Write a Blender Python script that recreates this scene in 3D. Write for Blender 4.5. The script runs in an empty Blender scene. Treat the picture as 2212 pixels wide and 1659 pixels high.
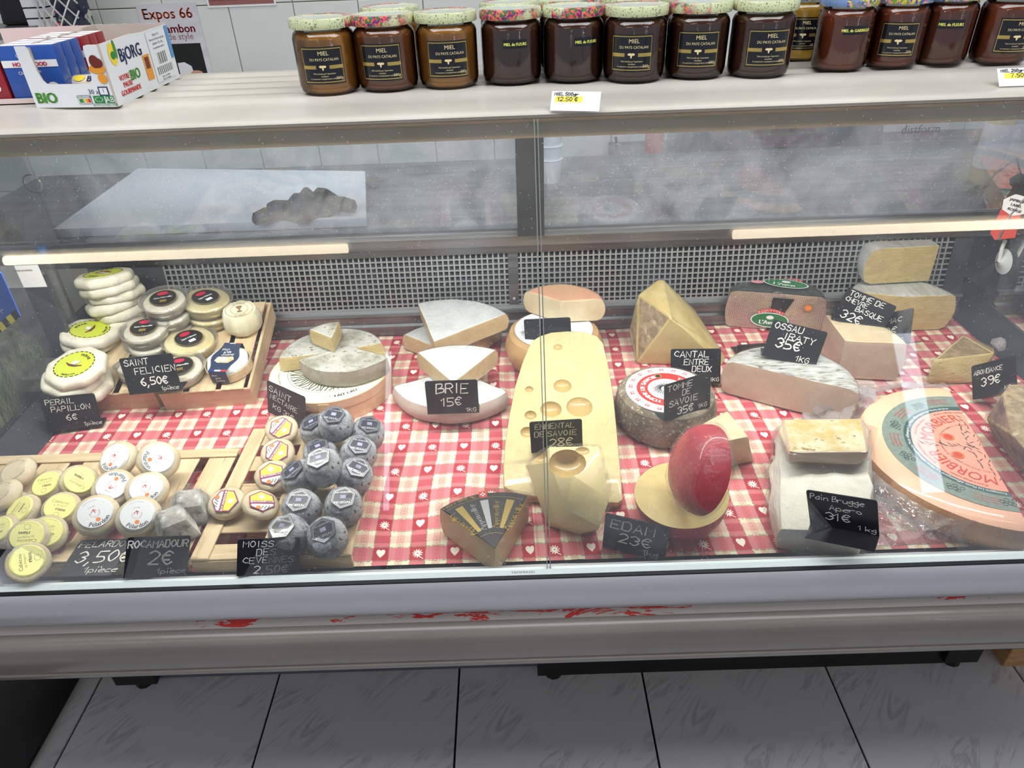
import bpy, bmesh, math, random
import numpy as np
from mathutils import Vector, Matrix, noise
R = math.radians
S = bpy.context.scene
C = S.collection
random.seed(5)

# ------------------------------------------------------------------ camera, world, lights, exposure
FPX, PITCH, ROLL, YAW, CAMZ = 1520.0, R(33.3), R(-2.25), R(-.5), 1.55
fw = Vector((math.sin(YAW)*math.cos(PITCH), math.cos(YAW)*math.cos(PITCH), -math.sin(PITCH)))
rt0 = Vector((math.cos(YAW), -math.sin(YAW), 0)); up0 = rt0.cross(fw)
rt = math.cos(ROLL)*rt0 + math.sin(ROLL)*up0
up = -math.sin(ROLL)*rt0 + math.cos(ROLL)*up0
cam = bpy.data.objects.new('camera', bpy.data.cameras.new('camera')); C.objects.link(cam)
cam.matrix_world = Matrix(((rt.x, up.x, -fw.x, 0), (rt.y, up.y, -fw.y, 0), (rt.z, up.z, -fw.z, CAMZ), (0, 0, 0, 1)))
cam.data.sensor_fit = 'HORIZONTAL'; cam.data.sensor_width = 36; cam.data.lens = FPX/2212*36
cam.data.clip_start = .02
S.camera = cam
S.view_settings.view_transform = 'Standard'; S.view_settings.look = 'None'
S.view_settings.gamma = 1; S.view_settings.exposure = 0.0
S.view_settings.use_curve_mapping = False
S.cycles.use_denoising = True
S.cycles.max_bounces = 12; S.cycles.transparent_max_bounces = 40; S.cycles.transmission_bounces = 8
S.cycles.glossy_bounces = 4; S.cycles.diffuse_bounces = 4; S.cycles.caustics_reflective = False; S.cycles.caustics_refractive = False
S.cycles.sample_clamp_indirect = 4; S.cycles.use_adaptive_sampling = True; S.cycles.adaptive_threshold = .03

W = bpy.data.worlds.new('room_air'); S.world = W; W.use_nodes = True
W.node_tree.nodes['Background'].inputs[0].default_value = (.86, .9, 1, 1)
W.node_tree.nodes['Background'].inputs[1].default_value = .44

def area(name, loc, target, sx, sy, power, col):
    l = bpy.data.lights.new(name, 'AREA'); l.shape = 'RECTANGLE'; l.size = sx; l.size_y = sy; l.energy = power; l.color = col
    o = bpy.data.objects.new(name, l); C.objects.link(o); o.location = loc
    o.rotation_euler = (Vector(target)-Vector(loc)).to_track_quat('-Z', 'Y').to_euler()
    return o
area('overhead_fill_light', (.1, .35, 2.66), (.1, .75, 0), 3.2, .9, 46, (.95, .97, 1))  # soft overhead fill added for brightness; no ceiling panel is built
area('aisle_fill_light', (0, 2.0, 2.66), (0, 2.1, 0), 3.2, .3, 14, (1, .97, .93))  # added fill over the aisle, likewise without a fixture

def ray(u, v):
    return fw + rt*((u-1106)/FPX) - up*((v-829.5)/FPX)
DZ = 1.55-.78                                     # height of the display deck
def P(u, v, h=0.0):                               # point of the room at height h above the deck seen along this sight line
    d = ray(u, v); t = (DZ+h-CAMZ)/d.z
    return Vector((d.x*t, d.y*t, DZ+h))
def PZ(u, v, z):
    return P(u, v, z-DZ)
def PY(u, v, y):
    d = ray(u, v); t = y/d.y
    return Vector((d.x*t, y, CAMZ+d.z*t))
def pxm(u, v, h):                                 # pixels per metre there
    d = ray(u, v); t = (DZ+h-CAMZ)/d.z
    return FPX/t

# ------------------------------------------------------------------ node helpers and materials
class X:                                          # tiny expression wrapper around math nodes
    nt = None
    def __init__(s, o): s.o = o
    @staticmethod
    def m(op, *a):
        n = X.nt.nodes.new('ShaderNodeMath'); n.operation = op
        for i, q in enumerate(a):
            if isinstance(q, X): X.nt.links.new(q.o, n.inputs[i])
            else: n.inputs[i].default_value = q
        return X(n.outputs[0])
    def __add__(s, q): return X.m('ADD', s, q)
    __radd__ = __add__
    def __sub__(s, q): return X.m('SUBTRACT', s, q)
    def __rsub__(s, q): return X.m('SUBTRACT', q, s)
    def __mul__(s, q): return X.m('MULTIPLY', s, q)
    __rmul__ = __mul__
    def __truediv__(s, q): return X.m('DIVIDE', s, q)
    def lt(s, q): return X.m('LESS_THAN', s, q)
    def gt(s, q): return X.m('GREATER_THAN', s, q)
    def mod(s, q): return X.m('FLOORED_MODULO', s, q)
    def ab(s): return X.m('ABSOLUTE', s)
def mixc(nt, f, a, b):
    n = nt.nodes.new('ShaderNodeMix'); n.data_type = 'RGBA'
    for i, q in ((0, f), (6, a), (7, b)):
        if isinstance(q, X): nt.links.new(q.o, n.inputs[i])
        elif hasattr(q, 'links'): nt.links.new(q, n.inputs[i])
        elif isinstance(q, (tuple, list)): n.inputs[i].default_value = (*q[:3], 1)
        else: n.inputs[i].default_value = q
    return n.outputs[2]
def s2l(c):
    return tuple(((x/255)/12.92 if x <= 10 else (((x/255)+.055)/1.055)**2.4) for x in c)
MATS = {}
def coords(nt, kind='Object', scale=(1, 1, 1), rot=(0, 0, 0)):
    tc = nt.nodes.new('ShaderNodeTexCoord'); mp = nt.nodes.new('ShaderNodeMapping')
    mp.inputs['Scale'].default_value = scale; mp.inputs['Rotation'].default_value = rot
    nt.links.new(tc.outputs[kind], mp.inputs[0]); return mp.outputs[0]
def nz(nt, co, scale, detail=3, rough=.55, dist=0):
    n = nt.nodes.new('ShaderNodeTexNoise'); n.inputs['Scale'].default_value = scale; n.inputs['Detail'].default_value = detail
    n.inputs['Roughness'].default_value = rough; n.inputs['Distortion'].default_value = dist
    nt.links.new(co, n.inputs[0]); return n.outputs[0]
def ramp(nt, f, lo, hi):
    n = nt.nodes.new('ShaderNodeMapRange'); n.inputs[1].default_value = lo; n.inputs[2].default_value = hi
    nt.links.new(f if not isinstance(f, X) else f.o, n.inputs[0]); return n.outputs[0]
def mat(name, c, rough=.5, c2=None, sc=20, lo=.4, hi=.6, c3=None, sc3=90, lo3=.55, hi3=.65, bump=0, bsc=60, bdet=3, stretch=(1, 1, 1),
        metal=0, coat=0, sss=0, spec=.5, trans=0, ior=1.45, emit=None, es=1, dist=0, bdist=0, croat=.03):
    """colours are given as the sRGB values of the surface itself"""
    if name in MATS: return MATS[name]
    m = bpy.data.materials.new(name); m.use_nodes = True; nt = m.node_tree; b = nt.nodes['Principled BSDF']
    col = s2l(c)
    b.inputs['Base Color'].default_value = (*col, 1); b.inputs['Roughness'].default_value = rough
    b.inputs['Metallic'].default_value = metal; b.inputs['Specular IOR Level'].default_value = spec
    b.inputs['Coat Weight'].default_value = coat; b.inputs['Coat Roughness'].default_value = croat
    b.inputs['Transmission Weight'].default_value = trans; b.inputs['IOR'].default_value = ior
    if sss:
        b.inputs['Subsurface Weight'].default_value = sss; b.inputs['Subsurface Radius'].default_value = (1, .7, .4); b.inputs['Subsurface Scale'].default_value = .006
    if emit:
        b.inputs['Emission Color'].default_value = (*s2l(emit), 1); b.inputs['Emission Strength'].default_value = es
    if c2 or bump or c3: co = coords(nt, 'Object', stretch)
    out = None
    if c2: out = mixc(nt, X(ramp(nt, nz(nt, co, sc, 4, .6, dist), lo, hi)), col, s2l(c2))
    if c3: out = mixc(nt, X(ramp(nt, nz(nt, co, sc3, 3, .6, dist), lo3, hi3)), out if out is not None else col, s2l(c3))
    if out is not None: nt.links.new(out, b.inputs['Base Color'])
    if bump:
        bn = nt.nodes.new('ShaderNodeBump'); bn.inputs['Strength'].default_value = bump; bn.inputs['Distance'].default_value = .004
        nt.links.new(nz(nt, co, bsc, bdet, .6, bdist), bn.inputs['Height']); nt.links.new(bn.outputs[0], b.inputs['Normal'])
    MATS[name] = m; return m
def film(name, tint=(1, 1, 1), base=.12, bsc=70, strength=.9, milky=.08, rough=.14, gain=.7):
    """clear plastic film or glass: see-through, with a glossy skin and a little dust or milkiness"""
    if name in MATS: return MATS[name]
    m = bpy.data.materials.new(name); m.use_nodes = True; nt = m.node_tree; nt.nodes.clear()
    o = nt.nodes.new('ShaderNodeOutputMaterial'); t = nt.nodes.new('ShaderNodeBsdfTransparent'); g = nt.nodes.new('ShaderNodeBsdfGlossy')
    d = nt.nodes.new('ShaderNodeBsdfDiffuse'); d.inputs[0].default_value = (.9, .9, .95, 1)
    t.inputs[0].default_value = (*tint, 1); g.inputs['Roughness'].default_value = rough
    fr = nt.nodes.new('ShaderNodeFresnel'); fr.inputs[0].default_value = 1.45
    co = coords(nt, 'Object')
    if strength:
        bn = nt.nodes.new('ShaderNodeBump'); bn.inputs['Strength'].default_value = strength; bn.inputs['Distance'].default_value = .004
        w = nt.nodes.new('ShaderNodeTexVoronoi'); w.feature = 'F1'; w.inputs['Scale'].default_value = bsc
        n1 = nz(nt, co, bsc*.35, 3, .6, 1.5)
        ad = nt.nodes.new('ShaderNodeVectorMath'); ad.operation = 'MULTIPLY_ADD'; nt.links.new(co, ad.inputs[0]); ad.inputs[1].default_value = (1, .3, 1)
        nt.links.new(n1, ad.inputs[2]); nt.links.new(ad.outputs[0], w.inputs['Vector'])
        nt.links.new((X.m_('ADD', nt, w.outputs['Distance'], n1)), bn.inputs['Height'])
        nt.links.new(bn.outputs[0], g.inputs['Normal']); nt.links.new(bn.outputs[0], fr.inputs['Normal'])
    ff = X.m_('ADD', nt, X.m_('MULTIPLY', nt, fr.outputs[0], gain), base)
    mx = nt.nodes.new('ShaderNodeMixShader'); nt.links.new(ff, mx.inputs[0]); nt.links.new(t.outputs[0], mx.inputs[1]); nt.links.new(g.outputs[0], mx.inputs[2])
    mx2 = nt.nodes.new('ShaderNodeMixShader'); mx2.inputs[0].default_value = milky
    nt.links.new(mx.outputs[0], mx2.inputs[1]); nt.links.new(d.outputs[0], mx2.inputs[2]); nt.links.new(mx2.outputs[0], o.inputs[0])
    MATS[name] = m; return m
def _m_(op, nt, a, b):
    n = nt.nodes.new('ShaderNodeMath'); n.operation = op
    for i, q in enumerate((a, b)):
        if hasattr(q, 'links') : nt.links.new(q, n.inputs[i])
        else: n.inputs[i].default_value = q
    return n.outputs[0]
X.m_ = staticmethod(_m_)
def pane_mat(name, dust, spots, tint=(.97, .99, .98), refl=1.0):
    """flat clear pane with real mirror-like surface, dust haze and specks on it"""
    m = bpy.data.materials.new(name); m.use_nodes = True; nt = m.node_tree; nt.nodes.clear()
    o = nt.nodes.new('ShaderNodeOutputMaterial'); t = nt.nodes.new('ShaderNodeBsdfTransparent'); g = nt.nodes.new('ShaderNodeBsdfGlossy')
    d = nt.nodes.new('ShaderNodeBsdfDiffuse'); d.inputs[0].default_value = (.82, .86, .93, 1)
    t.inputs[0].default_value = (*tint, 1); g.inputs['Roughness'].default_value = .01
    fr = nt.nodes.new('ShaderNodeFresnel'); fr.inputs[0].default_value = 1.5
    mx = nt.nodes.new('ShaderNodeMixShader'); nt.links.new(_m_('MULTIPLY', nt, fr.outputs[0], refl), mx.inputs[0])
    nt.links.new(t.outputs[0], mx.inputs[1]); nt.links.new(g.outputs[0], mx.inputs[2])
    co = coords(nt, 'Object')
    a = ramp(nt, nz(nt, co, 5, 5, .65, .8), .3, .75)
    f = _m_('MULTIPLY', nt, a, dust)
    v = nt.nodes.new('ShaderNodeTexVoronoi'); v.inputs['Scale'].default_value = 210; nt.links.new(co, v.inputs['Vector'])
    sp = nt.nodes.new('ShaderNodeMapRange'); nt.links.new(v.outputs['Distance'], sp.inputs[0])
    sp.inputs[1].default_value = .06; sp.inputs[2].default_value = .16; sp.inputs[3].default_value = spots; sp.inputs[4].default_value = 0
    sel = ramp(nt, nz(nt, co, 160, 2), .52, .6)
    f = _m_('ADD', nt, f, _m_('MULTIPLY', nt, sp.outputs[0], sel))
    mx2 = nt.nodes.new('ShaderNodeMixShader'); nt.links.new(f, mx2.inputs[0])
    nt.links.new(mx.outputs[0], mx2.inputs[1]); nt.links.new(d.outputs[0], mx2.inputs[2]); nt.links.new(mx2.outputs[0], o.inputs[0])
    return m

# ------------------------------------------------------------------ mesh builder
class MB:
    def __init__(s): s.v = []; s.f = []; s.m = []
    def add(s, vs, fs, mi=0, M=None):
        b = len(s.v)
        s.v += [tuple(M @ Vector(q)) if M is not None else tuple(q) for q in vs]
        for i, f in enumerate(fs):
            s.f.append(tuple(b+k for k in f)); s.m.append(mi[i] if isinstance(mi, (list, tuple)) else mi)
        return s
    def box(s, x0, y0, z0, x1, y1, z1, m=0, M=None):
        vs = [(x, y, z) for z in (z0, z1) for y in (y0, y1) for x in (x0, x1)]
        return s.add(vs, [(0, 2, 3, 1), (4, 5, 7, 6), (0, 1, 5, 4), (2, 6, 7, 3), (0, 4, 6, 2), (1, 3, 7, 5)], m, M)
    def prism(s, pts, z0, z1, ms=0, mt=None, mb=None, M=None):
        n = len(pts); mt = ms if mt is None else mt; mb = ms if mb is None else mb
        vs = [(p[0], p[1], z0) for p in pts]+[(p[0], p[1], z1) for p in pts]
        fs = [tuple(range(n-1, -1, -1)), tuple(range(n, 2*n))]+[(i, (i+1) % n, n+(i+1) % n, n+i) for i in range(n)]
        return s.add(vs, fs, [mb, mt]+[ms]*n, M)
    def lathe(s, prof, n=32, m=0, M=None, rf=None, a0=0, a1=360):
        """prof [(r,z)] from bottom to top; m int or list per band; closed sector gets caps via sector()"""
        full = abs(a1-a0-360) < 1e-6; k = n if full else n+1
        vs = []; fs = []; mi = []
        for r, z in prof:
            for i in range(k):
                a = R(a0+(a1-a0)*i/n); q = r*(rf(a, z) if rf else 1)
                vs.append((q*math.cos(a), q*math.sin(a), z))
        for j in range(len(prof)-1):
            for i in range(n):
                i2 = (i+1) % k
                a, b, c, d = j*k+i, j*k+i2, (j+1)*k+i2, (j+1)*k+i
                f = [a, b, c, d]
                fs.append(tuple(f)); mi.append(m[j] if isinstance(m, (list, tuple)) else m)
        s.add(vs, fs, mi, M)
        return s
    def tube(s, pts, r, n=8, m=0, cap=True):
        pts = [Vector(p) for p in pts]; vs = []; fs = []
        for i, p in enumerate(pts):
            d = (pts[min(i+1, len(pts)-1)]-pts[max(i-1, 0)]).normalized()
            a = d.orthogonal().normalized() if i == 0 else (a - d*a.dot(d)).normalized()
            b = d.cross(a); rr = r[i] if isinstance(r, (list, tuple)) else r
            vs += [p+a*rr*math.cos(2*math.pi*k/n)+b*rr*math.sin(2*math.pi*k/n) for k in range(n)]
        for i in range(len(pts)-1):
            fs += [(i*n+k, i*n+(k+1) % n, (i+1)*n+(k+1) % n, (i+1)*n+k) for k in range(n)]
        if cap: fs += [tuple(range(n-1, -1, -1)), tuple(range((len(pts)-1)*n, len(pts)*n))]
        return s.add(vs, fs, m)
    def grid(s, nx, ny, fn, m=0):
        vs = [fn(i/nx, j/ny) for j in range(ny+1) for i in range(nx+1)]
        return s.add(vs, [(j*(nx+1)+i, j*(nx+1)+i+1, (j+1)*(nx+1)+i+1, (j+1)*(nx+1)+i) for j in range(ny) for i in range(nx)], m)
    def mesh(s, name, mats, smooth=None):
        me = bpy.data.meshes.new(name); me.from_pydata(s.v, [], s.f)
        for q in (mats if isinstance(mats, (list, tuple)) else [mats]): me.materials.append(q)
        me.polygons.foreach_set('material_index', s.m)
        if smooth is not None:
            me.polygons.foreach_set('use_smooth', [True]*len(me.polygons)); me.set_sharp_from_angle(angle=R(smooth))
        me.update(); return me
def link(o, name, parent=None, loc=None, rot=None):
    o.name = name; C.objects.link(o)
    if parent: o.parent = parent
    if loc is not None: o.location = loc
    if rot is not None: o.rotation_euler = rot
    return o
def part(name, mb, mats, parent=None, smooth=None, loc=None, rot=None, kind=None, label=None):
    me = mb if isinstance(mb, bpy.types.Mesh) else mb.mesh(name, mats, smooth)
    o = link(bpy.data.objects.new(name, me), name, parent, loc, rot)
    if kind: o['kind'] = kind
    if label: o['label'] = label
    return o
def thing(name, label, cat, loc=(0, 0, 0), rz=0, group=None, rot=None):
    o = bpy.data.objects.new(name, None); link(o, name, None, loc, rot or (0, 0, rz)); o.empty_display_size = .02
    o['label'] = label; o['category'] = cat
    if group: o['group'] = group
    return o
def tag(o, label, cat, group=None, kind=None):
    o['label'] = label; o['category'] = cat
    if group: o['group'] = group
    if kind: o['kind'] = kind
    return o
KIDS = {}
def copy_tree(o, parent=None):
    c = o.copy(); C.objects.link(c); c.parent = parent
    if 'label' in c and parent is None: del c['label']
    for ch in [q for q in C.objects if q.parent == o]: copy_tree(ch, c)
    return c
def clean(me, smooth=35, bev=0, seg=2):
    bm = bmesh.new(); bm.from_mesh(me)
    bmesh.ops.remove_doubles(bm, verts=bm.verts, dist=1e-5)
    bmesh.ops.recalc_face_normals(bm, faces=bm.faces)
    if bev:
        ed = [e for e in bm.edges if len(e.link_faces) == 2 and e.calc_face_angle(0) > R(28)]
        bmesh.ops.bevel(bm, geom=ed, offset=bev, segments=seg, affect='EDGES', profile=.6)
    bm.to_mesh(me); bm.free()
    if smooth: me.polygons.foreach_set('use_smooth', [True]*len(me.polygons)); me.set_sharp_from_angle(angle=R(smooth))
    me.update(); return me
def jitter(me, amp, sc, seed=0, axis=None):
    for v in me.vertices:
        n = noise.noise_vector(v.co*sc+Vector((seed*7.3, seed*3.1, seed)))
        v.co += n*amp
    me.update(); return me
def hull(pts, rules=None, bev=.003, sub=0, amp=0, seed=0):
    """convex block through the points; rules(normal) -> material index"""
    bm = bmesh.new()
    for p in pts: bm.verts.new(p)
    r = bmesh.ops.convex_hull(bm, input=bm.verts)
    bmesh.ops.delete(bm, geom=[g for g in r['geom_interior'] if isinstance(g, bmesh.types.BMVert)], context='VERTS')
    bmesh.ops.dissolve_limit(bm, angle_limit=R(4), verts=bm.verts, edges=bm.edges)
    bmesh.ops.recalc_face_normals(bm, faces=bm.faces)
    if rules:
        for f in bm.faces: f.material_index = rules(f.normal, f.calc_center_median())
    if bev: bmesh.ops.bevel(bm, geom=bm.edges[:], offset=bev, segments=2, affect='EDGES', profile=.6, clamp_overlap=True)
    if sub:
        bmesh.ops.triangulate(bm, faces=bm.faces)
        bmesh.ops.subdivide_edges(bm, edges=bm.edges, cuts=sub, use_grid_fill=True)
    me = bpy.data.meshes.new('block'); bm.to_mesh(me); bm.free()
    if amp: jitter(me, amp, 28, seed)
    me.polygons.foreach_set('use_smooth', [True]*len(me.polygons)); me.set_sharp_from_angle(angle=R(32))
    return me
def wrap_mesh(me, off=.0015, amp=.0012, seed=0):
    """a shell of plastic film lying over a mesh"""
    w = me.copy(); nrm = [v.normal.copy() for v in me.vertices]
    for v, n in zip(w.vertices, nrm):
        v.co += n*(off+amp*(1+noise.noise(v.co*60+Vector((seed, seed, seed)))))
    w.materials.clear(); w.materials.append(MATS['film_wrap']); w.polygons.foreach_set('material_index', [0]*len(w.polygons))
    w.update(); return w

# ------------------------------------------------------------------ lettering
TXT = {}
def text_geo(s):
    """flat lettering geometry of a string, 1 unit cap size, centred on x, baseline at 0"""
    if s not in TXT:
        c = bpy.data.curves.new('t', 'FONT'); c.body = s; c.align_x = 'CENTER'; c.resolution_u = 2
        o = bpy.data.objects.new('t', c); me = o.to_mesh()
        TXT[s] = ([tuple(v.co) for v in me.vertices], [tuple(p.vertices) for p in me.polygons])
        o.to_mesh_clear(); bpy.data.objects.remove(o); bpy.data.curves.remove(c)
    return TXT[s]
def put_text(mb, s, x, y, size, rot=0, m=0, z=0, sx=1.0, fn=None, bold=0):
    vs, fs = text_geo(s); ca, sa = math.cos(rot), math.sin(rot); out = []
    for dx in ((0,) if not bold else (-bold, bold)):
        out = []
        for a, b, _ in vs:
            a = a*size*sx+dx; b = b*size
            q = (x+a*ca-b*sa, y+a*sa+b*ca, z)
            out.append(fn(*q) if fn else q)
        mb.add(out, fs, m)
def arc_text(mb, s, r, mid, size, z=0, m=0, inward=False, sx=1.0, bold=0):
    """lettering along a circle; mid = angle (deg) of its middle; read from outside, or from inside at the bottom"""
    vs, fs = text_geo(s)
    for dx in ((0,) if not bold else (-bold, bold)):
        out = []
        for a, b, _ in vs:
            a = a*size*sx+dx; b *= size
            if inward: rr = r-b; th = R(mid)+a/r
            else: rr = r+b; th = R(mid)-a/r
            out.append((rr*math.cos(th), rr*math.sin(th), z))
        mb.add(out, fs, m)
GL = {'A': '02 28 42|14 34', 'B': '02 08|~08 38 36 15|~15 45 43 02', 'C': '~47 28 05 23 43', 'D': '02 08|~08 38 45 32 02', 'E': '48 08 02 42|05 35', 'F': '48 08 02|05 35',
      'G': '~47 28 05 22 43 45|45 25', 'H': '02 08|42 48|05 45', 'I': '28 22', 'J': '38 33 12 03', 'K': '08 02|47 04|15 42', 'L': '08 02 42', 'M': '02 08 25 48 42', 'N': '02 08 42 48',
      'O': '~28 05 22 45 28', 'P': '02 08|~08 38 46 25 05', 'Q': '~28 05 22 45 28|23 51', 'R': '02 08|~08 38 46 25 05|25 42', 'S': '~47 28 06 35 43 22 03', 'T': '08 48|28 22',
      'U': '~08 03 22 43 48', 'V': '08 22 48', 'X': '08 42|48 02', 'Y': '08 25 48|25 22', 'Z': '08 48 02 42', '0': '~28 05 22 45 28', '1': '06 28 22', '2': '~07 28 46 02|02 42',
      '3': '~07 28 46 25|~25 44 22 03', '4': '38 04 44|38 32', '5': '48 08 05|~05 35 43 22 02', '6': '~38 05 22 43 25 04', '7': '08 48 12', '8': '~25 07 28 47 25 03 22 43 25',
      '9': '~46 25 07 28 47 43 22', '€': '~47 28 05 22 43|06 36|04 34', ',': '22 10', '.': '22 23', ' ': '', 'è': '~04 44 45 25 03 22 42|16 08', 'e': '~04 44 45 25 03 22 42',
      'a': '~46 25 03 22 43|46 42', 'c': '~45 25 03 22 42', 'g': '~46 25 04 23 43|~46 41 20 01', 'i': '25 22|27 28', 'k': '08 02|45 03|14 42', 'n': '05 02|~04 25 44 42', 'o': '~25 04 22 43 25',
      'p': '05 00|~05 35 43 22 03', 'r': '05 02|~04 25 45', 'u': '~05 03 22 43|45 42', 't': '27 22 32|05 45', 's': '~45 25 14 33 12 03', 'l': '18 12', 'd': '48 42|~44 25 03 22 43', 'm': '05 02|~04 15 24 22|~24 35 44 42'}
def smooth_line(p):
    out = []
    for i in range(len(p)-1):
        p0, p1, p2, p3 = p[max(i-1, 0)], p[i], p[i+1], p[min(i+2, len(p)-1)]
        if p[0] == p[-1]: p0 = p[i-1] if i else p[-2]; p3 = p[i+2] if i+2 < len(p) else p[1]
        for k in range(5):
            t = k/5
            out.append(tuple(.5*((2*b)+(-a+c)*t+(2*a-5*b+4*c-d)*t*t+(-a+3*b-3*c+d)*t**3) for a, b, c, d in zip(p0, p1, p2, p3)))
    out.append(p[-1]); return out
def chalk(mb, s, x, y, size, w=None, rot=0, slant=.08, z=0, seed=0, sx=1.0, m=0):
    """hand-written strokes: size = height of a capital, x,y = left end of the baseline"""
    rnd = random.Random(seed+hash(s) % 97 if False else seed+len(s)*13+ord(s[0])); u = size/6; w = w or size*.11; pen = 0; ca, sa = math.cos(rot), math.sin(rot)
    for ch in s:
        narrow = ch in 'I1il,.'
        dy = rnd.uniform(-.25, .25)
        for st in [q for q in GL.get(ch, '').split('|') if q]:
            sm = st[0] == '~'; pts = [(int(q[0]), int(q[1])) for q in st.lstrip('~').split()]
            if sm: pts = smooth_line(pts)
            elif ch not in '.': pts = [(a+rnd.uniform(-.15, .15), b+rnd.uniform(-.15, .15)) for a, b in pts]
            L = []
            for a, b in pts:
                a2 = (pen+(a-(1 if narrow else 0))*sx+slant*(b-2))*u; b2 = (b-2+dy)*u
                L.append(Vector((x+a2*ca-b2*sa, y+a2*sa+b2*ca)))
            vs = []; fs = []
            for i, q in enumerate(L):
                d = (L[min(i+1, len(L)-1)]-L[max(i-1, 0)]); d = d.normalized() if d.length > 1e-9 else Vector((1, 0))
                nn = Vector((-d.y, d.x))*w*.5*(1+.25*rnd.uniform(-1, 1)); e = d*w*.35*(-1 if i == 0 else 1 if i == len(L)-1 else 0)
                vs += [(q.x+nn.x+e.x, q.y+nn.y+e.y, z), (q.x-nn.x+e.x, q.y-nn.y+e.y, z)]
                if i: fs.append((2*i-2, 2*i-1, 2*i+1, 2*i))
            mb.add(vs, fs, m)
        pen += (2.6 if ch == ' ' else (3.2 if narrow else 5.3)*sx if ch != 'I' else 3.4*sx)
    return mb
# ------------------------------------------------------------------ the room
def vein_mat():
    m = mat('floor_marble', (203, 203, 206), .22); nt = m.node_tree; X.nt = nt; b = nt.nodes['Principled BSDF']
    co = coords(nt, 'Object', (1, 1, 1), (0, 0, R(-48)))
    mp = nt.nodes.new('ShaderNodeMapping'); mp.inputs['Scale'].default_value = (1.2, 6.5, 1); nt.links.new(co, mp.inputs[0])
    v = X(nz(nt, mp.outputs[0], 2.2, 5, .62, .9))-.5
    veins = X(ramp(nt, v.ab(), .035, .0)); gate = X(ramp(nt, nz(nt, coords(nt), 6, 2), .46, .58))
    sp = X(ramp(nt, nz(nt, coords(nt), 240, 1), .78, .81))
    base = mixc(nt, veins*gate*.4, s2l((226, 226, 230)), s2l((134, 133, 137)))
    nt.links.new(mixc(nt, sp*.8, base, s2l((90, 86, 80))), b.inputs['Base Color'])
    return m
M_vein = vein_mat()
M_grout = mat('grout_dark', (28, 28, 28), .9)
M_wallgrout = mat('grout_pale', (168, 162, 146), .9)
M_wtile = mat('wall_tile_glaze', (222, 225, 222), .12, c2=(214, 218, 214), sc=3)
M_plaster = mat('plaster', (205, 205, 200), .8)
M_steel = mat('brushed_steel', (150, 152, 156), .34, c2=(120, 121, 124), sc=6, stretch=(.3, 6, 6), metal=.9, bump=.04, bsc=40)
M_steeldark = mat('dark_steel', (88, 91, 97), .4, c2=(70, 72, 78), sc=5, metal=.5)
M_black = mat('black_metal', (22, 22, 24), .45)
M_cream = mat('cream_enamel', (196, 191, 182), .32, c2=(186, 181, 172), sc=5, spec=.5, bump=.03, bsc=300)
M_grey = mat('grey_enamel', (124, 119, 113), .3, c2=(117, 112, 106), sc=4, coat=.2)
M_alu = mat('aluminium_profile', (196, 197, 205), .3, metal=.25)
M_dplast = mat('dark_grey_plastic', (62, 64, 72), .4, c2=(52, 54, 62), sc=8)
M_white = mat('white_plastic', (228, 230, 232), .35)
M_paper = mat('white_paper', (236, 236, 238), .6)

fl = part('floor', MB().box(-3.2, -3.6, -.06, 3.2, 2.5, -.006), M_grout); fl['kind'] = 'structure'
tb = MB().box(-.2225, -.2225, -.008, .2225, .2225, 0).mesh('floor_tile', M_vein); clean(tb, 30, .0015, 1)
for i in range(-5, 7):
    for j in range(-2, 4):
        t = part('floor_tile', tb, None, fl); t.location = (-.168+.225+.45*i, .65+.225+.45*j, 0)
wl = part('wall_back', MB().box(-3.2, 2.466, -.06, 3.2, 2.56, 2.75), M_wallgrout); wl['kind'] = 'structure'
wt = MB().box(-.0985, -.004, -.136, .0985, .004, .136).mesh('wall_tile', M_wtile); clean(wt, 30, .0012, 1)
for i in range(-6, 14):
    for j in range(0, 5):
        t = part('wall_tile', wt, None, wl); t.location = (-.75+.2*i, 2.464, .815-.1375+.275*j)
for nm, bx in (('ceiling', (-3.2, -3.6, 2.75, 3.2, 2.56, 2.82)),):
    q = part(nm, MB().box(*bx), M_plaster); q['kind'] = 'structure'
# front and side walls left out so world light reaches the counter
M_glow = mat('upright_glow_lit', (235, 242, 255), .5, emit=(225, 236, 255), es=5)  # added strips glow to mirror as upright streaks in the glass
for x_, w_, lb in ((3.06, .16, 'broad added glow strip for the upright streak mirrored in the glass'), (-1.01, .04, 'slim added glow strip for the upright line mirrored in the glass')):
    t = thing('upright_glow_strip', lb, 'lamp', (x_, -3.6, 0))
    part('strip_back', MB().box(-w_/2-.01, -.06, 0, w_/2+.01, -.01, 2.75), M_alu, t); part('light_strip', MB().box(-w_/2, -.01, 1.35, w_/2, 0, 2.6), M_glow, t)
# ceiling tube lamps (seen mirrored in the counter glass)
M_tube = mat('lit_tube', (255, 238, 208), .4, emit=(255, 236, 206), es=13)
for x0, x1, lb in ((-2.95, -.93, 'long tube ceiling lamp behind the customer, on the side of the gum boxes'), (1.25, 3.0, 'long tube ceiling lamp behind the customer, on the side of the small honey jars')):
    t = thing('ceiling_lamp', lb, 'lamp', ((x0+x1)/2, -1.98, 2.75), 0, 'tube lamps on the ceiling')
    h = (x1-x0)/2
    part('lamp_housing', MB().box(-h, -.07, -.05, h, .07, 0), M_white, t)
    part('lamp_tube', MB().tube([(-h+.02, 0, -.075), (h-.02, 0, -.075)], .026, 14), M_tube, t, 40)

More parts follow.
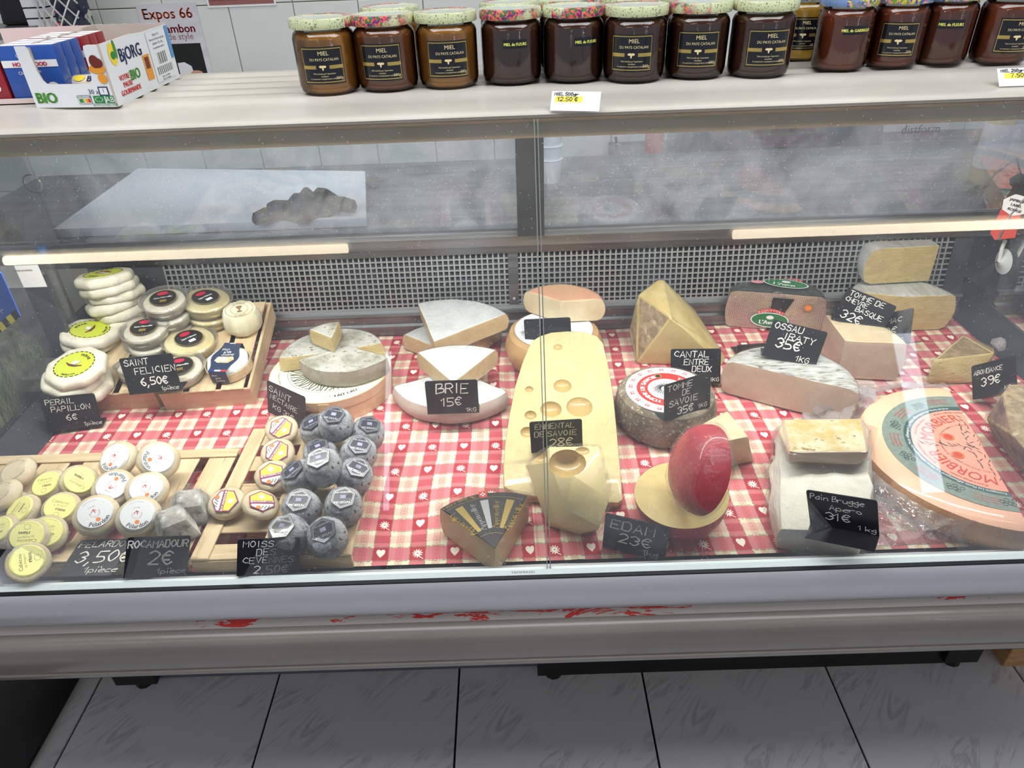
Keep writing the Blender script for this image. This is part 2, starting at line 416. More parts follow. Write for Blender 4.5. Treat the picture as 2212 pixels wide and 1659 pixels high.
# ------------------------------------------------------------------ the serve-over counter
CX0, CX1 = -1.28, 1.32
CT = thing('display_counter', 'long chilled glass-fronted cheese counter with cream shelf on top and grey bumper below', 'display counter', (0, .95, 0))
def cpart(name, mb, m, smooth=None, parent=None, **k):
    return part(name, mb, m, parent or CT, smooth, loc=(0, -.95, 0) if (parent or CT) is CT else None, **k)
def extr(prof, x0, x1, m=0, mb=None, closed=True):
    mb = mb or MB(); n = len(prof)
    vs = [(x0, y, z) for y, z in prof]+[(x1, y, z) for y, z in prof]
    fs = [(i, (i+1) % n, n+(i+1) % n, n+i) for i in range(n if closed else n-1)]
    if closed: fs += [tuple(range(n-1, -1, -1)), tuple(range(n, 2*n))]
    return mb.add(vs, fs, m)
def Z(d): return 1.55-d
# body below
cpart('tank', MB().box(CX0, .70, .64, CX1, 1.40, .755).box(CX0, 1.0, .12, CX1, 1.9, .64), M_steeldark)
prof = [(.700, Z(.772)), (.690, Z(.760)), (.676, Z(.760)), (.6588, Z(.7535)), (.6545, Z(.763)), (.652, Z(.785)), (.653, Z(.805)), (.658, Z(.817)), (.668, Z(.822)), (.70, Z(.822))]
cpart('front_rail', extr(prof, CX0, CX1), M_alu, 60)
M_band = mat('peeling_band', (190, 184, 180), .45); nt = M_band.node_tree; X.nt = nt
co = coords(nt); sx = nt.nodes.new('ShaderNodeSeparateXYZ'); nt.links.new(co, sx.inputs[0]); xx, zz = X(sx.outputs[0]), X(sx.outputs[2])
chip = X(nz(nt, coords(nt, 'Object', (.6, 1, 2.2)), 14, 5, .7, .8)); zone = X(ramp(nt, (xx+.14).ab(), .60, .05))
cm = (chip+zone*.13+(zz-Z(.835))*3.0).gt(.66)
nt.links.new(mixc(nt, cm, s2l((192, 187, 184)), s2l((205, 62, 58))), nt.nodes['Principled BSDF'].inputs['Base Color'])
cpart('painted_band', extr([(.70, Z(.824)), (.663, Z(.824)), (.660, Z(.8385)), (.70, Z(.8385))], CX0, CX1), M_band)
cpart('glass_channel', MB().box(CX0, .664, Z(.760), CX1, .678, Z(.7508)), mat('pale_green_channel', (214, 224, 222), .35))
cpart('gasket', MB().box(CX0, .6585, Z(.765), CX1, .664, Z(.7515)), M_black)
cpart('dark_seam', MB().box(CX0, .668, Z(.8405), CX1, .72, Z(.820)), M_black)
prof = [(.72, Z(.84)), (.668, Z(.84)), (.654, Z(.838)), (.645, Z(.842)), (.640, Z(.852)), (.637, Z(.870)), (.638, Z(.888)), (.641, Z(.902)), (.6415, Z(.9045)), (.639, Z(.906)), (.639, Z(.913)), (.645, Z(.919)), (.66, Z(.923)), (.72, Z(.923))]
cpart('bumper', extr(prof, CX0, CX1), M_grey, 50)
cpart('base_plinth', MB().box(-1.0, 1.075, .004, .04, 1.10, .13), mat('blue_grey_plinth', (92, 97, 106), .5))
cpart('base_rail', MB().box(.04, 1.048, .004, 1.09, 1.10, .12), M_black)
for x in (.055, 1.03):
    cpart('foot', MB().tube([(x+.01, 1.06, 0), (x+.01, 1.06, .05)], .022, 10).box(x-.03, 1.03, .03, x+.05, 1.09, .12), M_black)
cpart('foot', MB().tube([(-.95, 1.07, 0), (-.95, 1.07, .05)], .022, 10).box(-1.0, 1.04, .03, -.9, 1.10, .12), M_black)
# deck, gratings
cpart('deck', MB().box(-.9, .71, DZ-.012, .985, 1.402, DZ-.004), M_steel)
mb = MB()
for i in range(int((.985+.9)/.0125)):
    x = -.9+i*.0125; mb.box(x, .680, DZ-.014, x+.004, .712, DZ-.008)
for y in (.682, .6905, .699, .7075): mb.box(-.9, y, DZ-.0135, .985, y+.002, DZ-.0095)
cpart('front_grating', mb, M_steel, kind='stuff')
cpart('air_duct', MB().box(-.9, .676, .70, .985, .71, .735), M_black)
prof = [(1.45, .83), (1.425, .826), (1.408, .824), (1.406, .818), (1.412, .815), (1.412, .796), (1.402, .794), (1.400, .766), (1.45, .76)]
cpart('rear_sill', extr(prof, -.93, 1.0), M_steel, 25)
g0, g1 = (1.420, .828), (1.438, .974)
def gpt(t, off=0): return (g0[0]+(g1[0]-g0[0])*t+off, g0[1]+(g1[1]-g0[1])*t)
def grille(off, x0, x1, pitch, w, rows, x_shift=0):
    mb = MB()
    n = int((x1-x0)/pitch)
    for i in range(n+1):
        x = x0+i*pitch+x_shift; (ya, za), (yb, zb) = gpt(0, off), gpt(1, off)
        mb.add([(x, ya, za), (x+w, ya, za), (x+w, yb, zb), (x, yb, zb), (x, ya+.0015, za), (x+w, ya+.0015, za), (x+w, yb+.0015, zb), (x, yb+.0015, zb)], [(0, 1, 2, 3), (7, 6, 5, 4), (0, 3, 7, 4), (1, 5, 6, 2)])
    for j in range(rows+1):
        t = j/rows; (ya, za) = gpt(t, off-.0002); hw = w/2 if 0 < j < rows else w*1.6
        mb.box(x0, ya, za-hw, x1+w, ya+.0015, za+hw)
    return mb
M_grille = mat('zinc_grille', (176, 180, 184), .42, metal=.6)
cpart('air_grille', grille(0, -.765, .955, .0122, .0034, 12), M_grille, kind='stuff')
cpart('air_grille', grille(.012, -.765, .955, .0122, .0034, 12, .003), M_steeldark, kind='stuff')
cpart('grille_joint_plate', MB().add([(-.011, *gpt(.02, -.001)), (.011, *gpt(.02, -.001)), (.011, *gpt(.98, -.001)), (-.011, *gpt(.98, -.001))], [(0, 1, 2, 3)]), M_steel)
for t in (.12, .9):
    y, z = gpt(t, -.002); cpart('screw', MB().lathe([(0, .0015), (.003, .0012), (.0035, 0)], 10, M=Matrix.Translation((0, y, z)) @ Matrix.Rotation(R(90), 4, 'X')), M_alu, 40)
cpart('grille_back_plate', MB().box(-.9, 1.475, .78, .99, 1.5, 1.0), M_black)  # black back plate so the grille gaps read as a dark hollow
for xa, xb in ((-.93, -.765), (.96, 1.0)):
    cpart('grille_end_panel', MB().add([(xa, *gpt(-.1)), (xb, *gpt(-.1)), (xb, *gpt(1)), (xa, *gpt(1))], [(0, 1, 2, 3)]), M_steeldark)
# work ledge
prof = [(1.386, Z(.566)), (1.384, Z(.545)), (1.390, Z(.538)), (1.398, Z(.5375)), (1.398, Z(.533)), (1.404, Z(.533)), (1.404, Z(.5375)), (1.93, Z(.5375)), (1.93, Z(.60)), (1.43, Z(.60)), (1.43, Z(.566))]
cpart('work_ledge', extr(prof, CX0, CX1), M_steel, 30)
WZ = Z(.5375)
# end panels
for sx_, xa, xb, nm in ((-1, -.868, -.935, ''), (1, .985, 1.035, '')):
    pr = [(.69, .735), (.69, .772), (1.40, .790), (1.40, .735)]
    mb = MB()
    vs = [(xa, .70, DZ-.006), (xa, 1.40, DZ-.006), (xb, 1.42, .815), (xb, .70, .785), (xb+.02*sx_, 1.42, .815), (xb+.02*sx_, .70, .785), (xb+.02*sx_, 1.42, .70), (xb+.02*sx_, .70, .70)]
    mb.add(vs, [(0, 1, 2, 3), (3, 2, 4, 5), (5, 4, 6, 7)])
    cpart('end_panel', mb, M_dplast)
M_pane = pane_mat('counter_glass', .035, .5)
M_rear = pane_mat('scratched_rear_pane', .22, .9, (.88, .91, .97), 1.25)
M_endp = pane_mat('end_glass', .16, .5, (.8, .83, .84))
def slab_yz(x0, x1, a, b, th):                      # a pane between two (y,z) points
    dy, dz = b[0]-a[0], b[1]-a[1]; L = math.hypot(dy, dz); ny, nz_ = -dz/L*th/2, dy/L*th/2
    return extr([(a[0]+ny, a[1]+nz_), (b[0]+ny, b[1]+nz_), (b[0]-ny, b[1]-nz_), (a[0]-ny, a[1]-nz_)], x0, x1)
GA, GB = (.674, Z(.756)), (.925, Z(.2095))
M_edge = mat('glass_edge', (128, 138, 136), .15, coat=.6)
for x0, x1 in ((CX0, .0335), (.0365, CX1)):
    g = cpart('front_glass', slab_yz(x0, x1, GA, GB, .005), M_pane)
for x0, x1 in ((.0322, .0335), (.0365, .0378)):
    cpart('glass_edge', slab_yz(x0, x1, GA, GB, .0056), M_edge)
cpart('rear_pane', slab_yz(CX0, .02, (1.412, WZ), (1.385, 1.33), .004), M_rear)
cpart('rear_pane', slab_yz(.06, CX1, (1.408, WZ), (1.381, 1.33), .004), M_rear)
mb = MB().add([(-.938, .70, .79), (-.938, 1.40, .815), (-.938, 1.38, 1.31), (-.938, .93, 1.31)], [(0, 1, 2, 3)])
cpart('end_glass', mb, M_endp)
mb = MB().add([(1.04, .70, .79), (1.04, 1.40, .815), (1.04, 1.38, 1.31), (1.04, .93, 1.31)], [(0, 1, 2, 3)])
cpart('end_glass', mb, M_endp)
cpart('support_post', MB().box(.012, 1.365, WZ, .066, 1.385, 1.33), mat('post_dark', (46, 46, 50), .5))
# canopy with ribbed shelf
SH = Z(.192)
prof = [(.952, Z(.2205)), (.930, Z(.2105)), (.9235, Z(.2075)), (.922, Z(.2035)), (.927, Z(.2005)), (.945, Z(.1995)), (.985, Z(.1965)), (1.018, SH-.003), (1.022, SH), (1.052, SH)]
for yc in (1.075, 1.122, 1.169, 1.216):
    prof += [(yc-.014, SH), (yc-.010, SH-.003), (yc+.010, SH-.003), (yc+.014, SH)]
prof += [(1.256, SH), (1.262, SH-.003), (1.262, Z(.222)), (.955, Z(.222))]
cpart('top_shelf', extr(prof, CX0, CX1), M_cream, 40)
prof = [(.96, Z(.2145)), (.950, Z(.2145)), (.9475, Z(.222)), (.947, Z(.232)), (.950, Z(.2375)), (.958, Z(.2405)), (.962, Z(.238)), (.962, Z(.222)), (1.40, Z(.222)), (1.40, Z(.2145))]
cpart('canopy_fascia', extr(prof, CX0, CX1), mat('grey_green_enamel', (206, 206, 194), .35), 50)
M_case = mat('case_tube', (255, 240, 215), .4, emit=(255, 236, 205), es=5)
cpart('case_lamp', MB().tube([(-.9, 0.985, Z(.234)), (1.0, 0.985, Z(.234))], .009, 10), M_case, 40)
a = area('case_lamp_light', (.03, .985, Z(.245)), (.03, 1.08, .5), 1.9, .03, 14.5, (1, .96, .9)); a.parent = CT; a.location.y -= .95
# ------------------------------------------------------------------ checked tablecloth on the deck
PXC, PYC = .0556, .0633
def cloth_mat():
    m = mat('checked_cloth', (200, 60, 70), .7); nt = m.node_tree; X.nt = nt; b = nt.nodes['Principled BSDF']
    tc = nt.nodes.new('ShaderNodeUVMap'); sx = nt.nodes.new('ShaderNodeSeparateXYZ'); nt.links.new(tc.outputs[0], sx.inputs[0])
    u, v = X(sx.outputs[0]), X(sx.outputs[1])                     # one unit = one repeat, red stripe centred on the integer
    fu, fv = (u+.5).mod(1.0)-.5, (v+.5).mod(1.0)-.5
    au, av = fu.ab(), fv.ab()
    ru, rv = au.lt(.205), av.lt(.205)
    cream, pale, mid, red = s2l((228, 223, 198)), s2l((206, 122, 130)), s2l((200, 98, 106)), s2l((172, 40, 56))
    # soft horizontal pinks in the middle of the cream rows, thin triple lines in the middle of the cream columns
    hb = (0.5-av).lt(.13)*((v*36.0).mod(1.0).gt(.35))
    c0 = mixc(nt, hb*.75, cream, s2l((226, 150, 150)))
    c1 = mixc(nt, ru, c0, mixc(nt, (0.5-av).lt(.13)*.8, s2l((206, 112, 120)), s2l((180, 66, 80))))
    c2 = mixc(nt, rv, c1, pale)
    c3 = mixc(nt, rv*ru, c2, red)
    d = 0.5-au
    lines = (1.0-ru)*(d.gt(.018)*d.lt(.030)+d.gt(.052)*d.lt(.064)+d.gt(.086)*d.lt(.097)).lt(1.5)
    ln = (1.0-ru)*(d.gt(.018)*d.lt(.030)+d.gt(.052)*d.lt(.064)+d.gt(.086)*d.lt(.097))
    c4 = mixc(nt, ln*.85, c3, s2l((202, 52, 62)))
    dash = ((v*9.0).mod(1.0).gt(.35))*d.lt(.008)
    edge = (au-.215).ab().lt(.010)+(av-.225).ab().lt(.014)
    nn = X(nz(nt, coords(nt, 'Object'), 260, 2)).gt(.44)
    c5 = mixc(nt, (dash+edge*nn)*.75, c4, s2l((88, 98, 74)))
    # heart and edelweiss motifs, alternating
    par = (X.m('FLOOR', u+.5)+X.m('FLOOR', v+.5)).mod(2.0).lt(.5)
    hx, hy = X.m('ABSOLUTE', fu*6.6), fv*6.2+.10
    q = hx*hx+(hy-X.m('SQRT', hx)*.62)*(hy-X.m('SQRT', hx)*.62)*1.25
    heart = q.lt(.62)
    rr = X.m('SQRT', fu*fu+fv*fv); th = X.m('ARCTAN2', fv, fu)
    star = rr.lt(X.m('SINE', th*11.0)*.040+.105)*rr.gt(.020)
    stem = (fv+fu*.6+.07).ab().lt(.012)*fu.gt(.02)*fu.lt(.16)
    star = X.m('MAXIMUM', star, stem)
    motif = ru*rv*(par*heart+(1.0-par)*star)
    c6 = mixc(nt, motif, c5, s2l((246, 238, 228)))
    nt.links.new(c6, b.inputs['Base Color'])
    w = nz(nt, coords(nt, 'Object'), 900, 1); bn = nt.nodes.new('ShaderNodeBump'); bn.inputs['Strength'].default_value = .15; bn.inputs['Distance'].default_value = .001
    nt.links.new(w, bn.inputs['Height']); nt.links.new(bn.outputs[0], b.inputs['Normal'])
    return m
me = bpy.data.meshes.new('tablecloth'); NX, NY = 230, 84
X0, X1, Y0, Y1 = -.872, .985, .715, 1.398
vs, uv, fs = [], [], []
for j in range(NY+1):
    for i in range(NX+1):
        x = X0+(X1-X0)*i/NX; y = Y0+(Y1-Y0)*j/NY
        n = noise.noise(Vector((x*7, y*9, 0)))
        z = DZ+.0005+.0022*(n+.6)*(1 if y > .74 else (y-.70)/.04)
        z += .004*max(0, 1-abs(x-(.01-.25*(y-1.0)))/.012)*(1 if .95 < y < 1.3 else .3)
        vs.append((x, y, max(z, DZ-.002)))
        nv = noise.noise_vector(Vector((x*6, y*6, 3)))*.05
        wob = .10*math.sin(x*38+y*3)*max(0, 1-abs(y-.85)/.14) if x < 0 else 0
        uv.append(((x+.2125)/PXC+nv.x+.05*math.sin(y*17)+(1.0 if x > .02 else 0)*.35, (y-.7365)/PYC+nv.y+wob*.9))
for j in range(NY):
    for i in range(NX):
        a = j*(NX+1)+i; fs.append((a, a+1, a+NX+2, a+NX+1))
me.from_pydata(vs, [], fs); ul = me.uv_layers.new(name='UVMap')
for lp in me.loops: ul.data[lp.index].uv = uv[lp.vertex_index]
me.materials.append(cloth_mat()); me.polygons.foreach_set('use_smooth', [True]*len(me.polygons))
tc_ = link(bpy.data.objects.new('tablecloth', me), 'tablecloth')
tag(tc_, 'red and cream checked tablecloth with hearts and edelweiss lining the cheese deck', 'tablecloth')

# ------------------------------------------------------------------ surface materials of the food and its packing
film('film_wrap', (1, 1, 1), .0, 75, .9, .015, .19, .33)
film('film_soft', (1, .99, 1), .05, 40, .9, .16, .16, .5)
film('clear_cup', (.98, .98, .97), .06, 30, .12, .05, .05)
film('tag_glass', (.9, .95, .9), .05, 1, 0, .02, .02)
M_wood = mat('poplar_board', (214, 194, 160), .7, c2=(196, 172, 136), sc=7, stretch=(9, .7, 9), c3=(168, 140, 104), sc3=16, lo3=.64, hi3=.72, bump=.2, bsc=40, dist=.3)
M_woodx = mat('poplar_board_cross', (212, 192, 158), .7, c2=(196, 172, 136), sc=7, stretch=(.7, 9, 9), c3=(168, 140, 104), sc3=16, lo3=.64, hi3=.72, bump=.2, bsc=40, dist=.3)
M_woodp = mat('poplar_board_pink', (206, 176, 150), .7, c2=(196, 160, 132), sc=5, stretch=(.6, 6, 6), bump=.12, bsc=40)
M_bloom = mat('white_bloom_rind', (228, 231, 234), .75, c2=(216, 219, 223), sc=28, lo=.45, hi=.62, bump=.35, bsc=130, sss=.1)
M_perail = mat('perail_paper', (226, 222, 208), .6, c2=(214, 208, 190), sc=40, bump=.5, bsc=60, coat=.2)
M_paste = mat('brie_paste', (222, 197, 152), .45, c2=(214, 186, 138), sc=60, bump=.25, bsc=200, sss=.15, coat=.2)
M_paste2 = mat('ripe_paste', (219, 197, 140), .5, c2=(208, 184, 124), sc=30, c3=(166, 138, 92), sc3=110, lo3=.66, hi3=.70, bump=.4, bsc=90, stretch=(1, 1, 2.4))
M_pasteg = mat('greyish_paste', (205, 181, 160), .4, c2=(196, 170, 150), sc=12, c3=(158, 130, 108), sc3=90, lo3=.70, hi3=.74, coat=.4, bump=.1)
M_grey_rind = mat('mottled_grey_rind', (208, 208, 202), .8, c2=(160, 156, 138), sc=22, lo=.46, hi=.66, c3=(122, 116, 92), sc3=120, lo3=.6, hi3=.68, bump=.6, bsc=140)
M_tomme_rind = mat('brown_grey_rind', (150, 136, 114), .85, c2=(108, 96, 78), sc=26, c3=(196, 188, 168), sc3=160, lo3=.58, hi3=.66, bump=.8, bsc=130)
M_orange_rind = mat('orange_rind', (212, 170, 116), .5, c2=(204, 158, 102), sc=9, bump=.12, bsc=30, coat=.3)
M_pink_rind = mat('salmon_rind', (238, 178, 146), .5, c2=(232, 188, 150), sc=8, bump=.15, bsc=20, coat=.3)
M_emm = mat('emmental_paste', (232, 216, 164), .42, c2=(226, 207, 150), sc=9, bump=.06, bsc=20, sss=.15, coat=.25)
M_emmrind = mat('emmental_rind', (222, 186, 120), .5, c2=(212, 172, 104), sc=12, coat=.2)
M_hole = mat('emmental_hole', (204, 176, 112), .35, sss=.1, coat=.4)
M_cantal = mat('cantal_paste', (224, 204, 142), .5, c2=(206, 182, 118), sc=14, bump=.2, bsc=60, coat=.3)
M_cantalrind = mat('cantal_rind', (184, 164, 128), .8, c2=(150, 130, 100), sc=70, lo=.42, hi=.6, c3=(214, 202, 172), sc3=40, lo3=.6, hi3=.7, bump=.6, bsc=120)
M_redwax = mat('red_wax', (200, 66, 82), .38, c2=(180, 44, 60), sc=10, coat=.25, bump=.35, bsc=90, bdist=1)
M_edam = mat('edam_paste', (230, 210, 146), .3, c2=(232, 208, 136), sc=8, coat=.5, sss=.15)
M_pale = mat('pale_cream_paste', (238, 222, 184), .4, c2=(230, 204, 168), sc=14, coat=.4, sss=.15)
M_ash = mat('ashed_rind', (192, 196, 203), .8, c2=(134, 138, 146), sc=55, lo=.42, hi=.62, c3=(54, 56, 62), sc3=130, lo3=.62, hi3=.68, bump=.8, bsc=110)
M_goat = mat('goat_rind', (242, 230, 196), .6, c2=(232, 214, 174), sc=30, bump=.5, bsc=60, sss=.15)
M_goat2 = mat('creamy_goat_rind', (244, 230, 200), .55, c2=(232, 212, 174), sc=18, bump=.45, bsc=45, sss=.15)
M_butter = mat('butter_rind', (236, 224, 178), .5, c2=(226, 208, 150), sc=8, bump=.3, bsc=80, sss=.2)
M_yellow = mat('yellow_label', (250, 246, 158), .45)
M_lime = mat('lime_label', (196, 208, 62), .45)
M_ink = mat('black_ink', (26, 28, 28), .6)
M_inkbrown = mat('brown_ink', (96, 44, 32), .6)
M_inkred = mat('red_ink', (204, 44, 40), .6)
M_inkor = mat('orange_ink', (232, 128, 60), .6)
M_inkgreen = mat('green_ink', (70, 140, 48), .6)
M_inkblue = mat('navy_ink', (34, 46, 92), .6)
M_gold = mat('gold_foil', (206, 180, 104), .28, metal=.8)
M_silver = mat('silver_foil', (196, 198, 202), .3, metal=.6)
M_label = mat('label_paper', (226, 230, 236), .5)
M_cream_lab = mat('cream_label', (240, 236, 208), .55)
M_blacklab = mat('black_label', (34, 32, 34), .4)
M_tag = mat('blackboard_tag', (29, 29, 34), .28, c2=(36, 36, 42), sc=9)
M_chalk = mat('chalk_pen', (226, 226, 222), .7)
M_mauve = mat('plum_ink', (138, 50, 92), .6)

# ------------------------------------------------------------------ slatted trays
def board(x0, y0, z0, x1, y1, z1, m, parent, name='slat'):
    me = MB().box(x0, y0, z0, x1, y1, z1).mesh(name, m); clean(me, 30, .0008, 1); return part(name, me, None, parent)
# rear trays stand on tilted supports: local y runs from the front edge to the back
TILT = math.atan2(.053, .26)
def rear_tray(lb, x0, x1, xb_shift, slats):
    w = x1-x0
    t = thing('slatted_tray', lb, 'tray', (x0, 1.133, DZ), rot=(TILT, 0, 0), group='slatted wooden trays on the tablecloth')
    t.rotation_euler = (TILT, 0, R(-xb_shift))
    L, H = .27, .045
    board(0, 0, .0, w, .005, H, M_woodp, t, 'front_board'); board(0, L-.005, 0, w, L, H, M_woodp, t, 'back_board')
    board(0, .005, 0, .006, L-.005, H, M_wood, t, 'side_board'); board(w-.006, .005, 0, w, L-.005, H, M_wood, t, 'side_board')
    for a, b in slats: board(a*w, -.001, H, b*w, L, H+.003, M_wood, t, 'slat')
    return t
TA1 = rear_tray('pale wooden tray under the tall stacks of wrapped white discs', -.895, -.703, -3.5, ((.0, .27), (.31, .60), (.66, .97)))
TA2 = rear_tray('pale wooden tray holding the blue-banded cheese beside the checked cloth', -.688, -.516, -4.0, ((.0, .26), (.33, .62), (.68, .93)))
def hA(y): return .048+(y-1.133)*math.tan(TILT)+.002
def front_tray(lb, x0, x1, y0, y1, cross, slats, battens, boards):
    t = thing('slatted_tray', lb, 'tray', (x0, y0, DZ+.0035), 0, 'slatted wooden trays on the tablecloth')
    H = .026; w, l = x1-x0, y1-y0
    for a, b in boards: board(0, a*l, 0, w, a*l+.006, H-.0035, M_woodx, t, 'cross_board')
    if cross:
        for a, b in slats: board(0, a-y0, H-.004, w, b-y0, H-.001, M_woodx, t)
        for a, b in battens: board(a-x0, 0, H-.001, b-x0, l, H+.0025, M_wood, t, 'batten')
    else:
        for a, b in slats: board(a-x0, 0, H-.004, b-x0, l, H-.001, M_wood, t)
        for a, b in battens: board(0, a-y0, H-.001, w, b-y0, H+.0025, M_woodx, t, 'batten')
    return t
TB = front_tray('wooden tray with lengthwise slats under the yellow-labelled discs', -.905, -.485, .712, .968, False,
   ((-.900, -.850), (-.822, -.772), (-.748, -.698), (-.675, -.625), (-.598, -.548), (-.532, -.487)), ((.945, .967), (.714, .730)), ((0, 1), (.96, 1)))
TC = front_tray('wooden tray with crosswise slats under the ash-grey domes', -.478, -.246, .710, 1.022, True,
   ((.976, 1.022), (.908, .946), (.838, .876), (.765, .815), (.712, .742)), ((-.478, -.452), (-.380, -.300), (-.262, -.246)), ((0, 1), (.97, 1)))
hF = .0315

# ------------------------------------------------------------------ disc-shaped cheeses
def facet(n, amp, ph=0):
    def f(a, z):
        q = (a+ph) % (2*math.pi/n); return 1-amp*(1-math.cos(math.pi/n)/math.cos(q-math.pi/n))*1.0/(1-math.cos(math.pi/n))*1.0 if False else (1-amp)+amp*math.cos(math.pi/n)/math.cos(q-math.pi/n)
    return f
def disc_mesh(name, r, h, m, e=.35, fac=None, amp=.0012, sc=28, seed=0, n=40, mats=None):
    pr = [(0, 0), (r*.6, 0), (r-h*e*.6, 0), (r-h*e*.18, h*.12), (r, h*.36), (r, h*.64), (r-h*e*.18, h*.88), (r-h*e*.6, h), (r*.62, h), (r*.3, h), (0, h)]
    me = MB().lathe(pr, n, 0, rf=fac).mesh(name, m); clean(me, 0); jitter(me, amp, sc, seed)
    me.polygons.foreach_set('use_smooth', [True]*len(me.polygons)); me.set_sharp_from_angle(angle=R(50)); return me
def disc_label(parent, r, z, m, name='label', seg=32, off=(0, 0)):
    me = MB().lathe([(0, .0003), (r, .0003), (r, -.002)], seg).mesh(name, m); return part(name, me, None, parent, loc=(off[0], off[1], z))
def on(u, v, extra, hfun):                                # where a top face seen at this pixel stands on a sloping support
    p = P(u, v, .1)
    for _ in range(12): p = P(u, v, hfun(p.y)+extra)
    return p.x, p.y, DZ+hfun(p.y)
# --- big wrapped white discs, facetted paper, lime label
PER = [disc_mesh('wrapped_disc', .057, .021, M_perail, .55, facet(8, .9, .3*k), .0016, 26, k, 48) for k in range(4)]
PL = MB().lathe([(0, 0), (.0365, 0), (.0365, -.002)], 40).mesh('label', M_lime)
mb = MB()
for k in range(24):
    a = R(k*15); c = Matrix.Rotation(a, 4, 'Z'); mb.add([(.0345, -.0030, .0003), (.0365, -.0030, .0003), (.0365, .0030, .0003), (.0345, .0030, .0003)], [(0, 1, 2, 3)], 0, c)
arc_text(mb, 'PERAIL', .0235, 55, .0082, .0004, bold=.0003); arc_text(mb, 'PAPILLON', .0315, -90, .0062, .0004, inward=True, bold=.0002)
mb.tube([(-.016, .004, .0005), (-.008, -.003, .0008), (.004, -.006, .0008), (.016, -.005, .0005)], [.001, .0022, .0022, .001], 6, 1)
mb.add([(-.006, .000, .0016), (.001, -.003, .0016), (.008, .002, .0016), (.010, .009, .0016), (.004, .006, .0016), (0, .009, .0016), (-.004, .005, .0016)], [(0, 1, 2, 3, 4, 5, 6)], 2)
PLT = mb.mesh('lettering', [M_ink, M_inkbrown, M_white])
def perail(x, y, z, lb, rz, k, labelled, group='lime-labelled wrapped white discs'):
    t = thing('wrapped_cheese', lb, 'cheese', (x, y, z), 0, group); t.rotation_euler = (TILT*.9, 0, R(rz))
    part('cheese_disc', PER[k % 4], None, t)
    if labelled:
        l = part('label', PL, None, t, loc=(0, 0, .0218)); part('lettering', PLT, None, l)
def stack(u, v, n, names, rz, seed, dx=.004):
    x, y, z = on(u, v, n*.0196+.001, hA)
    for k in range(n):
        a = random.uniform(-1, 1)*dx; b = random.uniform(-1, 1)*dx
        top = k == n-1
        perail(x+(0 if top else a+(.004 if n > 4 else -.008)), y+(0 if top else b+.006), z+k*.0196, names[k], rz+(0 if top else random.uniform(0, 40)), seed+k, top)
stack(222, 592, 6, ['bottom one of six wrapped white discs in the tallest stack', 'second from bottom of six wrapped white discs in the tallest stack', 'third from bottom of six wrapped white discs in the tallest stack',
  'fourth from bottom of six wrapped white discs in the tallest stack', 'unlabelled wrapped white disc just under the top of the tallest stack', 'lime-labelled wrapped white disc crowning the tallest stack by the grille'], 195, 0, .007)
stack(190, 712, 2, ['lower wrapped white disc of the middle pair in front of the tallest stack', 'lime-labelled wrapped white disc topping the middle pair'], 100, 2)
stack(163, 785, 3, ['bottom wrapped white disc of the front stack of three', 'middle wrapped white disc of the front stack of three', 'lime-labelled wrapped white disc topping the front stack above its price tag'], 0, 1, .008)
# --- cheeses in clear plastic cups with black labels
def cup_parts(r, h, kind):
    c = disc_mesh('cheese', r-.004, h-.004, M_butter if kind else M_perail, .3, None, .0008, 40, kind)
    pr = [(0, .0), (r-.005, .0), (r-.002, h*.9), (r+.001, h*.93), (r+.003, h), (r+.002, h+.001), (r-.001, h-.001), (r-.003, h+.0015), (0, h+.002)]
    p = MB().lathe(pr, 40).mesh('plastic_cup', MATS['clear_cup']); clean(p, 40)
    lr = r*.5 if kind else r*.56
    mb = MB().lathe([(0, 0), (lr, 0), (lr, -.001)], 32)
    mb.lathe([(lr, 0), (lr+.0014, 0)], 32, 1)
    L = mb.mesh('label', [M_blacklab, M_gold])
    t = MB(); put_text(t, 'Saint Félicien' if kind else 'Saint-Marcellin', 0, -.002, .0068*lr/.027, 0, 0, .0005, sx=.92, bold=.0002)
    pts = [(.42*lr*math.cos(R(a))+.30*lr*0, .24*lr*math.sin(R(a))+lr*.55, .0006) for a in range(0, 360, 20)]
    t.add(pts, [tuple(range(18))], 1)
    t.box(-.25*lr, -.62*lr, .0004, .25*lr, -.32*lr, .0006, 2 if kind else 3)
    T = t.mesh('lettering', [M_white, mat('crimson_ink', (178, 30, 66), .5), M_white, M_gold])
    return c, p, L, T
CUPS = {0: cup_parts(.045, .026, 0), 1: cup_parts(.052, .027, 1)}
def cup(x, y, z, kind, rz, lb, lid=True, tilt=TILT):
    c, p, L, T = CUPS[kind]
    t = thing('cup_cheese', lb, 'cheese', (x, y, z), 0, 'cheeses in clear cups with black labels'); t.rotation_euler = (tilt*.9, 0, R(rz))
    part('cheese', c, None, t, loc=(0, 0, .001)); part('plastic_cup', p, None, t)
    if lid: l = part('label', L, None, t, loc=(0, 0, (.0285 if kind == 0 else .0295))); part('lettering', T, None, l)
def cupstack(u, v, n, kind, rz, lbs):
    x, y, z = on(u, v, n*.0285, hA)
    for k in range(n): cup(x+(.002*k if k < n-1 else 0), y, z+k*.0285, kind, rz, lbs[k], k == n-1)
cupstack(352, 640, 3, 0, 20, ['bottom clear-cup cheese of the rear stack of three', 'middle clear-cup cheese of the rear stack of three', 'black-labelled white cheese in a clear cup topping the rear stack of three'])
cupstack(440, 640, 2, 1, 55, ['lower wide clear cup under the rearmost butter-yellow cheese', 'wide butter-yellow cheese in a clear cup, rearmost next to the straw-wrapped cheese'])
cupstack(311, 702, 2, 0, 10, ['lower clear-cup cheese under the middle black-labelled white one', 'black-labelled white cheese in a clear cup beside the middle lime-labelled disc'])
